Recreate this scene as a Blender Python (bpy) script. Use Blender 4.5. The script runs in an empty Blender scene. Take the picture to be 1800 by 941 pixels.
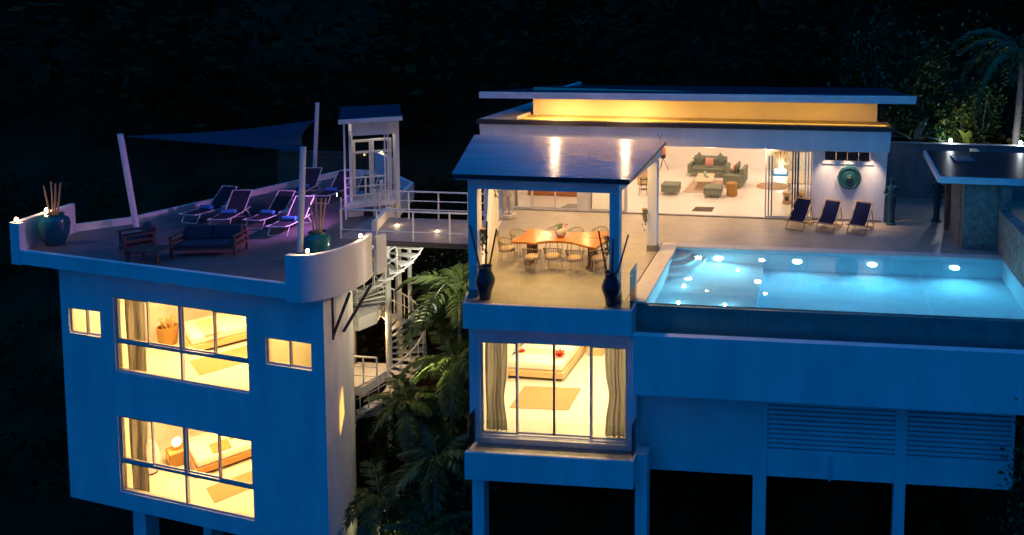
import bpy, math, random
from mathutils import Vector, Matrix
random.seed(7)
R = math.radians
SC = bpy.context.scene
COL = SC.collection

# ------------------------------------------------------------------ camera, sky, sun, exposure
def make_camera():
    p, y, r = 0.07410131, -0.06318286, 0.01900785
    F = Vector((math.sin(y)*math.cos(p), math.cos(y)*math.cos(p), -math.sin(p)))
    R0 = Vector((math.cos(y), -math.sin(y), 0)); U0 = R0.cross(F)
    Rv = R0*math.cos(r) + U0*math.sin(r); Uv = -R0*math.sin(r) + U0*math.cos(r)
    cd = bpy.data.cameras.new('camera'); co = bpy.data.objects.new('camera', cd); COL.objects.link(co)
    m = Matrix((Rv, Uv, -F)).transposed().to_4x4(); m.translation = Vector((8.849, -18.186, 7.70))
    co.matrix_world = m
    cd.sensor_fit = 'HORIZONTAL'; cd.sensor_width = 36.0; cd.lens = 36.0*1300/1800
    cd.shift_x = (900-1340.82)/1800; cd.shift_y = (118.27-470.5)/1800
    cd.clip_start = 0.1; cd.clip_end = 600
    SC.camera = co
make_camera()

W = bpy.data.worlds.new('World'); SC.world = W; W.use_nodes = True
wn = W.node_tree; wn.nodes.clear()
sky = wn.nodes.new('ShaderNodeTexSky'); sky.sky_type = 'NISHITA'; sky.sun_disc = False
sky.sun_elevation = R(25.0); sky.sun_rotation = R(205); sky.altitude = 50; sky.ozone_density = 4.0; sky.dust_density = 0.0; sky.air_density = 0.75
tint = wn.nodes.new('ShaderNodeMix'); tint.data_type = 'RGBA'; tint.blend_type = 'MULTIPLY'; tint.inputs[0].default_value = 1.0
tint.inputs[7].default_value = (0.002, 0.130, 0.39, 1)          # tungsten white balance of the photograph: dusk goes deep blue
bg = wn.nodes.new('ShaderNodeBackground'); bg.inputs[1].default_value = 0.05
wo = wn.nodes.new('ShaderNodeOutputWorld')
wn.links.new(sky.outputs[0], tint.inputs[6]); wn.links.new(tint.outputs[2], bg.inputs[0]); wn.links.new(bg.outputs[0], wo.inputs[0])

sd = bpy.data.lights.new('sun', 'SUN'); sd.energy = 0.36; sd.angle = R(100); sd.color = (0.0, 0.30, 1.0)
so = bpy.data.objects.new('sun', sd); COL.objects.link(so); so.rotation_euler = (R(14), 0, R(-25))

vs = SC.view_settings; vs.view_transform = 'Standard'; vs.look = 'None'; vs.exposure = 1.5; vs.gamma = 1.0; vs.use_curve_mapping = False
SC.render.engine = 'CYCLES'
cy = SC.cycles
cy.use_denoising = True; cy.denoiser = 'OPENIMAGEDENOISE'; cy.max_bounces = 8; cy.diffuse_bounces = 4; cy.glossy_bounces = 4
cy.transparent_max_bounces = 24; cy.sample_clamp_indirect = 4.0; cy.caustics_reflective = False; cy.caustics_refractive = True
cy.use_adaptive_sampling = True; cy.adaptive_threshold = 0.01

# ------------------------------------------------------------------ materials
MATS = {}
def mat(name, col, rough=0.6, var=0.12, scale=6.0, bump=0.0, bscale=40.0, metal=0.0, spec=0.5, emit=None, estr=0.0, trans=0.0, streak=0.0):
    if name in MATS: return MATS[name]
    m = bpy.data.materials.new(name); m.use_nodes = True; nt = m.node_tree; N = nt.nodes; L = nt.links
    b = N['Principled BSDF']; b.inputs['Roughness'].default_value = rough; b.inputs['Metallic'].default_value = metal
    b.inputs['Specular IOR Level'].default_value = spec
    tc = N.new('ShaderNodeTexCoord')
    if var > 0:
        n = N.new('ShaderNodeTexNoise'); n.inputs['Scale'].default_value = scale; n.inputs['Detail'].default_value = 6; n.inputs['Roughness'].default_value = 0.65
        L.new(tc.outputs['Object'], n.inputs['Vector'])
        if streak:
            mp = N.new('ShaderNodeMapping'); mp.inputs['Scale'].default_value = (1, 1, streak)
            L.new(tc.outputs['Object'], mp.inputs['Vector']); L.new(mp.outputs[0], n.inputs['Vector'])
        cr = N.new('ShaderNodeValToRGB')
        cr.color_ramp.elements[0].position = 0.3; cr.color_ramp.elements[1].position = 0.72
        cr.color_ramp.elements[0].color = tuple(max(0, c*(1-var)) for c in col) + (1,)
        cr.color_ramp.elements[1].color = tuple(min(1, c*(1+var*0.6)) for c in col) + (1,)
        L.new(n.outputs[0], cr.inputs[0]); L.new(cr.outputs[0], b.inputs['Base Color'])
    else:
        b.inputs['Base Color'].default_value = tuple(col) + (1,)
    if bump > 0:
        n2 = N.new('ShaderNodeTexNoise'); n2.inputs['Scale'].default_value = bscale; n2.inputs['Detail'].default_value = 4
        L.new(tc.outputs['Object'], n2.inputs['Vector'])
        bp = N.new('ShaderNodeBump'); bp.inputs['Strength'].default_value = bump; bp.inputs['Distance'].default_value = 0.02
        L.new(n2.outputs[0], bp.inputs['Height']); L.new(bp.outputs[0], b.inputs['Normal'])
    if emit:
        b.inputs['Emission Color'].default_value = tuple(emit) + (1,); b.inputs['Emission Strength'].default_value = estr
    if trans:
        b.inputs['Subsurface Weight'].default_value = 0
    MATS[name] = m
    return m

def tile_mat(name, col, joint, tile=0.6, rough=0.45, var=0.15, gap=0.012, bump=0.3):
    m = bpy.data.materials.new(name); m.use_nodes = True; nt = m.node_tree; N = nt.nodes; L = nt.links
    b = N['Principled BSDF']; b.inputs['Roughness'].default_value = rough
    tc = N.new('ShaderNodeTexCoord')
    br = N.new('ShaderNodeTexBrick'); br.offset = 0; br.inputs['Scale'].default_value = 1.0
    br.inputs['Brick Width'].default_value = tile; br.inputs['Row Height'].default_value = tile; br.inputs['Mortar Size'].default_value = gap
    br.inputs['Color1'].default_value = tuple(c*0.94 for c in col)+(1,); br.inputs['Color2'].default_value = tuple(c*1.04 for c in col)+(1,); br.inputs['Mortar'].default_value = tuple(joint)+(1,)
    L.new(tc.outputs['Object'], br.inputs['Vector'])
    n = N.new('ShaderNodeTexNoise'); n.inputs['Scale'].default_value = 2.2; n.inputs['Detail'].default_value = 8; n.inputs['Roughness'].default_value = 0.7
    L.new(tc.outputs['Object'], n.inputs['Vector'])
    cr = N.new('ShaderNodeValToRGB'); cr.color_ramp.elements[0].position = 0.3; cr.color_ramp.elements[1].position = 0.7
    cr.color_ramp.elements[0].color = (1-var, 1-var, 1-var, 1); cr.color_ramp.elements[1].color = (1, 1, 1, 1)
    L.new(n.outputs[0], cr.inputs[0])
    mx = N.new('ShaderNodeMix'); mx.data_type = 'RGBA'; mx.blend_type = 'MULTIPLY'; mx.inputs[0].default_value = 1
    L.new(br.outputs[0], mx.inputs[6]); L.new(cr.outputs[0], mx.inputs[7]); L.new(mx.outputs[2], b.inputs['Base Color'])
    rr = N.new('ShaderNodeMapRange'); rr.inputs[3].default_value = rough-0.12; rr.inputs[4].default_value = rough+0.15
    L.new(n.outputs[0], rr.inputs[0]); L.new(rr.outputs[0], b.inputs['Roughness'])
    MATS[name] = m
    return m

def wood_mat(name, c1, c2, rough=0.4, scale=3.0, stretch=(1, 8, 8)):
    m = bpy.data.materials.new(name); m.use_nodes = True; nt = m.node_tree; N = nt.nodes; L = nt.links
    b = N['Principled BSDF']; b.inputs['Roughness'].default_value = rough
    tc = N.new('ShaderNodeTexCoord'); mp = N.new('ShaderNodeMapping'); mp.inputs['Scale'].default_value = stretch
    n = N.new('ShaderNodeTexNoise'); n.inputs['Scale'].default_value = scale; n.inputs['Detail'].default_value = 8; n.inputs['Distortion'].default_value = 1.2
    cr = N.new('ShaderNodeValToRGB'); cr.color_ramp.elements[0].position = 0.32; cr.color_ramp.elements[1].position = 0.68
    cr.color_ramp.elements[0].color = tuple(c1)+(1,); cr.color_ramp.elements[1].color = tuple(c2)+(1,)
    L.new(tc.outputs['Object'], mp.inputs[0]); L.new(mp.outputs[0], n.inputs['Vector']); L.new(n.outputs[0], cr.inputs[0]); L.new(cr.outputs[0], b.inputs['Base Color'])
    MATS[name] = m
    return m

def pane_mat(name, tintc=(0.93, 0.97, 0.96), ior=1.45, rough=0.02, wave=0.0, wscale=3.0, gain=1.0):
    m = bpy.data.materials.new(name); m.use_nodes = True; nt = m.node_tree; N = nt.nodes; L = nt.links; N.clear()
    o = N.new('ShaderNodeOutputMaterial'); mx = N.new('ShaderNodeMixShader'); t = N.new('ShaderNodeBsdfTransparent'); g = N.new('ShaderNodeBsdfGlossy'); f = N.new('ShaderNodeFresnel')
    t.inputs[0].default_value = tuple(tintc)+(1,); g.inputs['Roughness'].default_value = rough; f.inputs[0].default_value = ior
    if wave:
        tc = N.new('ShaderNodeTexCoord'); n = N.new('ShaderNodeTexNoise'); n.inputs['Scale'].default_value = wscale; n.inputs['Detail'].default_value = 3
        bp = N.new('ShaderNodeBump'); bp.inputs['Strength'].default_value = wave; bp.inputs['Distance'].default_value = 0.05
        L.new(tc.outputs['Object'], n.inputs['Vector']); L.new(n.outputs[0], bp.inputs['Height']); L.new(bp.outputs[0], g.inputs['Normal']); L.new(bp.outputs[0], f.inputs['Normal'])
    L.new(f.outputs[0], mx.inputs[0]); L.new(t.outputs[0], mx.inputs[1]); L.new(g.outputs[0], mx.inputs[2]); L.new(mx.outputs[0], o.inputs[0])
    MATS[name] = m
    return m

def stone_mat(name, c1, c2, scale=5.0):
    m = bpy.data.materials.new(name); m.use_nodes = True; nt = m.node_tree; N = nt.nodes; L = nt.links
    b = N['Principled BSDF']; b.inputs['Roughness'].default_value = 0.8
    tc = N.new('ShaderNodeTexCoord'); v = N.new('ShaderNodeTexVoronoi'); v.inputs['Scale'].default_value = scale
    v2 = N.new('ShaderNodeTexVoronoi'); v2.feature = 'DISTANCE_TO_EDGE'; v2.inputs['Scale'].default_value = scale
    n = N.new('ShaderNodeTexNoise'); n.inputs['Scale'].default_value = 9; n.inputs['Detail'].default_value = 8
    cr = N.new('ShaderNodeValToRGB'); cr.color_ramp.elements[0].color = tuple(c1)+(1,); cr.color_ramp.elements[1].color = tuple(c2)+(1,)
    ad = N.new('ShaderNodeMath'); ad.operation = 'ADD'
    for q in (v, v2, n): L.new(tc.outputs['Object'], q.inputs['Vector'])
    sp = N.new('ShaderNodeSeparateColor'); L.new(v.outputs['Color'], sp.inputs[0])
    ml = N.new('ShaderNodeMath'); ml.operation = 'MULTIPLY'; ml.inputs[1].default_value = 0.5
    L.new(sp.outputs[0], ml.inputs[0]); sb = N.new('ShaderNodeMath'); sb.operation = 'MULTIPLY'; sb.inputs[1].default_value = 0.6; L.new(n.outputs[0], sb.inputs[0])
    L.new(ml.outputs[0], ad.inputs[0]); L.new(sb.outputs[0], ad.inputs[1]); L.new(ad.outputs[0], cr.inputs[0]); L.new(cr.outputs[0], b.inputs['Base Color'])
    rr = N.new('ShaderNodeMapRange'); rr.inputs[1].default_value = 0; rr.inputs[2].default_value = 0.06; L.new(v2.outputs[0], rr.inputs[0])
    bp = N.new('ShaderNodeBump'); bp.inputs['Strength'].default_value = 0.8; bp.inputs['Distance'].default_value = 0.03
    L.new(rr.outputs[0], bp.inputs['Height']); L.new(bp.outputs[0], b.inputs['Normal'])
    MATS[name] = m
    return m

WHITE = mat('white_render', (0.74, 0.73, 0.71), 0.75, 0.16, 1.3, 0.3, 60, streak=0.22)
INWHITE = mat('interior_paint', (0.80, 0.78, 0.74), 0.7, 0.03, 2.0)
INFLOOR = mat('interior_tile', (0.72,0.69,0.64), 0.35, 0.03, 0.8)
DECK = tile_mat('terrace_tile', (0.42, 0.375, 0.29), (0.31, 0.275, 0.215), 0.6, 0.42, 0.30, 0.005)
ROOFDECK = tile_mat('roof_terrace_tile', (0.165, 0.145, 0.14), (0.2, 0.18, 0.17), 0.6, 0.5, 0.35, 0.008)
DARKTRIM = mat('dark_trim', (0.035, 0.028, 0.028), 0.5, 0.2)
ROOFTOP = mat('dark_roof_sheet', (0.03, 0.035, 0.05), 0.35, 0.35, 1.5, 0.15, 8)
ALU = mat('aluminium_frame', (0.55, 0.54, 0.52), 0.4, 0.05, 8, metal=0.2)
WHITEMETAL = mat('white_painted_steel', (0.68, 0.68, 0.66), 0.45, 0.08, 12)
DARKSTEEL = mat('dark_steel', (0.04, 0.035, 0.04), 0.5, 0.2, 10)
GLASS = pane_mat('window_glass', (0.95, 0.97, 0.95))
BALGLASS = pane_mat('balustrade_glass', (0.94, 0.96, 0.95), 1.28)
POOLTILE = tile_mat('pool_mosaic', (0.58, 0.80, 0.86), (0.50, 0.72, 0.80), 0.06, 0.85, 0.12, 0.008)
POOLTILE.node_tree.nodes['Principled BSDF'].inputs['Specular IOR Level'].default_value = 0.05
INFTILE = tile_mat('overflow_mosaic', (0.10, 0.30, 0.27), (0.07, 0.22, 0.20), 0.08, 0.3, 0.35, 0.008)
COPING = mat('coping_stone', (0.62, 0.57, 0.50), 0.6, 0.12, 5, 0.1, 60)
def water_mat():
    m = bpy.data.materials.new('pool_water'); m.use_nodes = True; N = m.node_tree.nodes; L = m.node_tree.links; N.clear()
    o = N.new('ShaderNodeOutputMaterial'); g = N.new('ShaderNodeBsdfGlass'); g.inputs['Color'].default_value = (0.80,0.96,1.0,1); g.inputs['Roughness'].default_value = 0.0; g.inputs['IOR'].default_value = 1.33
    tc = N.new('ShaderNodeTexCoord'); n = N.new('ShaderNodeTexNoise'); n.inputs['Scale'].default_value = 2.2; n.inputs['Detail'].default_value = 3
    bp = N.new('ShaderNodeBump'); bp.inputs['Strength'].default_value = 0.02; bp.inputs['Distance'].default_value = 0.05
    L.new(tc.outputs['Object'], n.inputs['Vector']); L.new(n.outputs[0], bp.inputs['Height']); L.new(bp.outputs[0], g.inputs['Normal']); L.new(g.outputs[0], o.inputs[0])
    return m
WATER = water_mat()
STONE = stone_mat('stacked_stone', (0.10, 0.095, 0.08), (0.32, 0.29, 0.24), 6.0)
CONCRETE = mat('weathered_concrete', (0.24, 0.235, 0.22), 0.85, 0.35, 1.5, 0.3, 30, streak=0.3)
TEAL = mat('teal_glaze', (0.012, 0.115, 0.14), 0.18, 0.35, 5)
NAVYGLAZE = mat('navy_teal_glaze', (0.012, 0.05, 0.085), 0.25, 0.3, 6)
PATINA = mat('teal_patina', (0.012, 0.08, 0.085), 0.5, 0.4, 9, 0.3, 30)
BAMBOO = mat('dry_bamboo', (0.42, 0.27, 0.12), 0.6, 0.25, 14)
DARKBAMBOO = mat('dark_bamboo', (0.045, 0.03, 0.025), 0.45, 0.3, 14)
TEAK = wood_mat('pale_teak', (0.42, 0.25, 0.10), (0.60, 0.40, 0.19), 0.5)
SLABWOOD = wood_mat('honey_slab_wood', (0.34, 0.115, 0.018), (0.52, 0.215, 0.045), 0.22, 2.2, (1, 7, 1))
REDWOOD = wood_mat('dark_red_wood', (0.09, 0.035, 0.025), (0.17, 0.075, 0.05), 0.55)
ORANGEWOOD = wood_mat('orange_veneer', (0.42, 0.13, 0.02), (0.55, 0.20, 0.04), 0.35, 1.5, (1, 1, 6))
BEDWOOD = wood_mat('bed_wood', (0.56, 0.38, 0.18), (0.70, 0.50, 0.27), 0.4)
NAVYCLOTH = mat('navy_canvas', (0.008, 0.012, 0.045), 0.95, 0.2, 20, 0.2, 150, spec=0.05)
DARKMESH = mat('dark_sling_mesh', (0.022, 0.024, 0.04), 0.8, 0.2, 30)
DARKCUSH = mat('slate_blue_cushion', (0.025, 0.032, 0.055), 0.95, 0.25, 10, 0.3, 60)
TOWEL = mat('blue_towel', (0.05, 0.22, 0.55), 0.95, 0.2, 20, 0.5, 90)
SOFACLOTH = mat('grey_green_upholstery', (0.19, 0.22, 0.175), 0.9, 0.12, 25, 0.25, 120)
CUSHGREY = mat('grey_cushion_cloth', (0.16, 0.195, 0.16), 0.95, 0.15, 25, 0.3, 100)
BEIGECUSH = mat('beige_seat_cushion', (0.50, 0.38, 0.26), 0.9, 0.1, 20, 0.2, 100)
RATTAN = mat('taupe_woven_cord', (0.24, 0.19, 0.12), 0.7, 0.25, 40)
WICKER = mat('golden_wicker', (0.40, 0.22, 0.06), 0.7, 0.35, 30, 0.6, 60)
LINEN = mat('white_bed_linen', (0.82, 0.79, 0.72), 0.9, 0.05, 6, 0.35, 9)
CURTAIN = mat('grey_green_curtain', (0.32, 0.32, 0.29), 0.9, 0.15, 10)
def add_translucent(m, col, f):
    N = m.node_tree.nodes; L = m.node_tree.links; t = N.new('ShaderNodeBsdfTranslucent'); t.inputs[0].default_value = col+(1,); mx = N.new('ShaderNodeMixShader'); mx.inputs[0].default_value = f
    L.new(N['Principled BSDF'].outputs[0], mx.inputs[1]); L.new(t.outputs[0], mx.inputs[2]); L.new(mx.outputs[0], N['Material Output'].inputs[0])
add_translucent(CURTAIN, (0.58, 0.58, 0.55), 0.66)
REDCLOTH = mat('red_cloth', (0.60, 0.05, 0.03), 0.8, 0.2, 20)
PLANTGREEN = mat('leaf_green', (0.045, 0.095, 0.02), 0.5, 0.5, 3.0)
PALMGREEN = mat('palm_green', (0.07, 0.11, 0.025), 0.5, 0.5, 0.9)
YELLOWGREEN = mat('yellow_green_leaf', (0.16, 0.19, 0.03), 0.5, 0.4, 2.0)
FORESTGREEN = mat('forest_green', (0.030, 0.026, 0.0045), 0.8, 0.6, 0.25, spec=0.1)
BARK = mat('palm_bark', (0.17, 0.15, 0.13), 0.9, 0.45, 5, 0.6, 18)
SOIL = mat('dark_soil', (0.035, 0.022, 0.008), 0.95, 0.5, 0.5, 0.5, 6, spec=0.1)
WHITESTONE = mat('carved_white_stone', (0.50, 0.47, 0.41), 0.8, 0.3, 8, 0.4, 25)
WOODPOST = wood_mat('weathered_post_wood', (0.14, 0.07, 0.03), (0.26, 0.14, 0.07), 0.7)
PINK = mat('pink_petals', (0.65, 0.12, 0.28), 0.6, 0.2, 20)
RUG = mat('tan_rug', (0.42, 0.29, 0.15), 0.95, 0.15, 30, 0.3, 120)
PALE = mat('pale_wood', (0.60, 0.50, 0.36), 0.5, 0.1, 6)
GREYMAT = mat('grey_brown_mat', (0.13, 0.095, 0.07), 0.95, 0.45, 9)
BLACK = mat('black_lacquer', (0.02, 0.018, 0.016), 0.4, 0.1)
SAIL = mat('blue_sail_cloth', (0.028, 0.034, 0.065), 0.85, 0.15, 2, 0.1, 40)
BLUELIT = mat('blue_lit_plinth', (0.06, 0.22, 0.42), 0.5, 0.1)  # blue light falling on the plinth, put into its base colour
PATTERN = mat('pink_print_cloth', (0.62, 0.32, 0.27), 0.9, 0.55, 28)
def glow(name, col, s): return mat(name, col, 0.5, 0, emit=col, estr=s)
G_WARM = glow('warm_lamp_glow', (1.0, 0.62, 0.28), 6.0)
G_COOL = glow('cool_lamp_glow', (0.85, 0.93, 1.0), 25.0)
G_POOL = glow('pool_lamp_glow', (0.75, 0.95, 1.0), 16.0)
G_CANDLE = glow('candle_glow', (1.0, 0.66, 0.30), 14.0)
G_PURPLE = glow('floodlight_glow', (1.0, 0.75, 1.0), 14.0)
G_SPOT = glow('spot_lens_glow', (1.0, 0.86, 0.42), 0.4)
G_STRIP = glow('led_strip_glow', (1.0, 0.58, 0.08), 0.35)

# ------------------------------------------------------------------ mesh helpers
class MB:
    def __init__(s): s.v = []; s.f = []
    def add(s, vs, fs):
        o = len(s.v); s.v += [tuple(v) for v in vs]; s.f += [tuple(i+o for i in f) for f in fs]; return s
    def box(s, x0, y0, z0, x1, y1, z1):
        return s.add([(x0,y0,z0),(x1,y0,z0),(x1,y1,z0),(x0,y1,z0),(x0,y0,z1),(x1,y0,z1),(x1,y1,z1),(x0,y1,z1)],
                     [(3,2,1,0),(4,5,6,7),(0,1,5,4),(1,2,6,5),(2,3,7,6),(3,0,4,7)])
    def hexa(s, b, t): return s.add(list(b)+list(t), [(3,2,1,0),(4,5,6,7),(0,1,5,4),(1,2,6,5),(2,3,7,6),(3,0,4,7)])
    def prism(s, poly, z0, z1):
        n = len(poly)
        if sum(poly[i][0]*poly[(i+1)%n][1]-poly[(i+1)%n][0]*poly[i][1] for i in range(n)) < 0: poly = poly[::-1]
        vs = [(x,y,z0) for x,y in poly]+[(x,y,z1) for x,y in poly]
        return s.add(vs, [tuple(range(n-1,-1,-1)), tuple(range(n,2*n))]+[(i,(i+1)%n,n+(i+1)%n,n+i) for i in range(n)])
    def tube(s, pts, r, n=8, caps=True):
        pts = [Vector(p) for p in pts]; k = len(pts); rr = r if isinstance(r, (list, tuple)) else [r]*k
        rings = []
        for i, p in enumerate(pts):
            d = (pts[min(i+1,k-1)]-pts[max(i-1,0)]).normalized()
            u = d.cross(Vector((0,0,1)) if abs(d.z) < 0.95 else Vector((1,0,0))).normalized(); w = d.cross(u)
            rings.append([p+(u*math.cos(2*math.pi*j/n)+w*math.sin(2*math.pi*j/n))*rr[i] for j in range(n)])
        vs = [q for g in rings for q in g]
        fs = [(i*n+j, (i+1)*n+j, (i+1)*n+(j+1)%n, i*n+(j+1)%n) for i in range(k-1) for j in range(n)]
        if caps: fs += [tuple(range(n)), tuple(range((k-1)*n+n-1, (k-1)*n-1, -1))]
        return s.add(vs, fs)
    def lathe(s, prof, c=(0,0,0), n=24, sx=1.0, sy=1.0):
        vs = [(c[0]+r*sx*math.cos(2*math.pi*j/n), c[1]+r*sy*math.sin(2*math.pi*j/n), c[2]+z) for r, z in prof for j in range(n)]
        k = len(prof)
        fs = [(i*n+j, i*n+(j+1)%n, (i+1)*n+(j+1)%n, (i+1)*n+j) for i in range(k-1) for j in range(n)]
        fs += [tuple(range(n-1,-1,-1)), tuple(range((k-1)*n, k*n))]
        return s.add(vs, fs)
    def ball(s, c, rx, ry, rz, n=14, m=8):
        return s.lathe([(max(1e-3, math.sin(math.pi*i/m)), 0) for i in range(m+1)], (0,0,0), n) if False else s._ball(c, rx, ry, rz, n, m)
    def _ball(s, c, rx, ry, rz, n, m):
        vs = []
        for i in range(m+1):
            a = math.pi*i/m; r = max(0.002, math.sin(a))
            vs += [(c[0]+rx*r*math.cos(2*math.pi*j/n), c[1]+ry*r*math.sin(2*math.pi*j/n), c[2]-rz*math.cos(a)) for j in range(n)]
        fs = [(i*n+j, i*n+(j+1)%n, (i+1)*n+(j+1)%n, (i+1)*n+j) for i in range(m) for j in range(n)]
        fs += [tuple(range(n-1,-1,-1)), tuple(range(m*n, (m+1)*n))]
        return s.add(vs, fs)
    def wall(s, u0, u1, z0, z1, holes, P, t):
        """wall with rectangular holes; P(u, d, z) maps to space, d = 0 outside face, d = t inside face"""
        us = sorted({u0, u1}|{h[i] for h in holes for i in (0,1)}); zs = sorted({z0, z1}|{h[i] for h in holes for i in (2,3)})
        full = lambda i, j: 0 <= i < len(us)-1 and 0 <= j < len(zs)-1 and not any(h[0] < (us[i]+us[i+1])/2 < h[1] and h[2] < (zs[j]+zs[j+1])/2 < h[3] for h in holes)
        q = lambda *p: s.add([P(*x) for x in p], [(0,1,2,3)])
        for i in range(len(us)-1):
            for j in range(len(zs)-1):
                if not full(i, j): continue
                a, b, c, d = us[i], us[i+1], zs[j], zs[j+1]
                q((a,0,c),(b,0,c),(b,0,d),(a,0,d)); q((b,t,c),(a,t,c),(a,t,d),(b,t,d))
                if not full(i-1, j): q((a,t,c),(a,0,c),(a,0,d),(a,t,d))
                if not full(i+1, j): q((b,0,c),(b,t,c),(b,t,d),(b,0,d))
                if not full(i, j-1): q((a,t,c),(b,t,c),(b,0,c),(a,0,c))
                if not full(i, j+1): q((a,0,d),(b,0,d),(b,t,d),(a,t,d))
        return s
    def mesh(s, name, smooth=False):
        me = bpy.data.meshes.new(name); me.from_pydata(s.v, [], s.f); me.update()
        if smooth:
            me.polygons.foreach_set('use_smooth', [True]*len(me.polygons))
        return me

def link(name, me, m, parent=None, loc=None, rot=None, bevel=0.0, smooth=False, angle=None):
    o = bpy.data.objects.new(name, me); COL.objects.link(o)
    if m is not None and not me.materials: me.materials.append(m)
    if parent: o.parent = parent
    if loc: o.location = loc
    if rot is not None: o.rotation_euler = rot if isinstance(rot, (tuple, list)) else (0, 0, rot)
    if bevel:
        b = o.modifiers.new('edge', 'BEVEL'); b.width = bevel; b.segments = 2; b.limit_method = 'ANGLE'; b.angle_limit = R(40)
    return o
def part(name, mb, m, parent=None, bevel=0.0, smooth=False, loc=None, rot=None):
    o = link(name, mb.mesh(name, smooth), m, parent, loc, rot, bevel)
    if smooth:
        e = o.modifiers.new('split', 'EDGE_SPLIT'); e.split_angle = R(42)
    return o
def tag(o, label=None, cat=None, group=None, kind=None):
    if label: o['label'] = label
    if cat: o['category'] = cat
    if group: o['group'] = group
    if kind: o['kind'] = kind
    return o
def thing(name, label, cat, loc=(0,0,0), rz=0.0, group=None):
    o = bpy.data.objects.new(name, None); COL.objects.link(o); o.location = loc; o.rotation_euler = (0,0,rz); o.empty_display_size = 0.2
    return tag(o, label, cat, group)
def copy_tree(o, parent=None):
    c = o.copy(); COL.objects.link(c); c.parent = parent
    for ch in o.children: copy_tree(ch, c)
    return c
def dup(o, loc, rz, label, scale=None):
    c = copy_tree(o); c.location = loc; c.rotation_euler = (0,0,rz); c['label'] = label
    if scale: c.scale = scale
    return c
def struct(name, mb, m, smooth=False, **k):
    return tag(part(name, mb, m, None, smooth=smooth), kind='structure', **k)
def lamp(parent, kind, energy, col, loc, rot=(0,0,0), size=0.3, spot=None, blend=0.6, shape=None, size_y=None):
    d = bpy.data.lights.new('lamp_light', kind); d.energy = energy; d.color = col
    if kind == 'AREA':
        d.size = size; d.shape = shape or 'DISK'
        if size_y: d.size_y = size_y
    elif kind == 'SPOT': d.spot_size = spot or R(90); d.spot_blend = blend; d.shadow_soft_size = size
    else: d.shadow_soft_size = size
    o = bpy.data.objects.new('lamp_light', d); COL.objects.link(o); o.location = loc; o.rotation_euler = rot
    if parent: o.parent = parent
    return o

TH = -0.172736                      # the bedroom villa is turned against the main house
CA, SA = math.cos(TH), math.sin(TH)
def L2W(a, b, z=0.0): return (CA*a-SA*b, SA*a+CA*b, z)
WARM = (1.0, 0.60, 0.25)
WARMW = (1.0, 0.70, 0.40)

# ------------------------------------------------------------------ terrain
def ground_z(x, y):
    if y < 0: z = -11+y*0.35
    elif y < 19: z = -11+10.3*y/19
    else: z = -0.7+(y-19)*0.42
    if x > 12.2 and 13.3 < y < 19: z = max(z, 1.4+0.02*(y-13))
    elif x > 12.2 and y >= 19: z = max(z, 1.5+(y-19)*0.42)
    return max(z, -22)+0.35*math.sin(x*0.21+1)*math.cos(y*0.17)+0.02*abs(x-5)*max(0, (y-19)*0.05)
def make_ground():
    b = MB(); xs = [-160+4*i for i in range(20)]+[-80+2*i for i in range(80)]+[80+4*i for i in range(21)]
    ys = [-40+3*i for i in range(13)]+[0+1.5*i for i in range(15)]+[22+3*i for i in range(50)]
    b.v = [(x, y, ground_z(x, y)) for y in ys for x in xs]; n = len(xs)
    b.f = [(j*n+i, j*n+i+1, (j+1)*n+i+1, (j+1)*n+i) for j in range(len(ys)-1) for i in range(n-1)]
    struct('ground', b, SOIL, True)
make_ground()

# ------------------------------------------------------------------ main terrace, pool
slab_poly = [(0,0),(4.45,0),(4.45,0.62),(4.18,0.62),(4.18,5.62),(19,5.62),(19,12.9),(11.62,12.9),(11.62,8.95),(-2.62,8.95),(-1.75,5.65)]
deck_poly = [(0.0,0.13),(4.33,0.13),(4.33,0.64),(4.15,0.64),(4.15,5.64),(18.9,5.64),(18.9,12.85),(11.66,12.85),(11.66,8.93),(-2.5,8.93),(-1.63,5.6)]
ts = struct('terrace_slab', MB().prism(slab_poly, -0.67, 0.0), WHITE)
part('terrace_floor', MB().prism(deck_poly, 0.004, 0.008), DECK, ts)
part('joint_strip', MB().box(4.12,0.66,0.0085,4.15,5.6,0.012), DARKTRIM, ts)

pool = thing('swimming_pool', 'long lit turquoise infinity pool with pale stone coping beside the terrace', 'pool')
PX0, PX1, PY0, PY1, PW = 4.66, 15.12, 0.72, 5.22, -0.05
b = MB()
b.box(PX0,PY0,-1.25,7.5,PY1,-1.15); b.box(7.5,PY0,-1.75,PX1,PY1,-1.70)
part('floor', b, POOLTILE, pool)
b = MB().box(PX0,PY1,-1.75,PX1,PY1+0.25,-0.03); part('back_wall', b, POOLTILE, pool)
part('side_wall', MB().box(PX0-0.25,PY0,-1.75,PX0,PY1+0.25,-0.03), POOLTILE, pool)
part('side_wall', MB().box(PX1,PY0,-1.75,PX1+0.25,PY1+0.25,-0.03), POOLTILE, pool)
part('shelf_wall', MB().box(7.44,PY0+0.01,-1.70,7.51,PY1-0.01,-1.16), POOLTILE, pool)
part('front_wall', MB().box(PX0-0.2,PY0-0.18,-1.8,PX1+0.6,PY0,-0.055), INFTILE, pool)
part('front_lining', MB().box(PX0+0.002,PY0+0.002,-1.69,PX1-0.002,PY0+0.012,-0.07), POOLTILE, pool)
b = MB().box(4.185,0.56,-0.028,PX0+0.02,PY1-0.001,0.03); part('coping', b, COPING, pool, bevel=0.012)
b = MB().box(4.185,PY1,-0.028,PX1+0.3,5.60,0.03); part('coping', b, COPING, pool, bevel=0.012)
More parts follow.
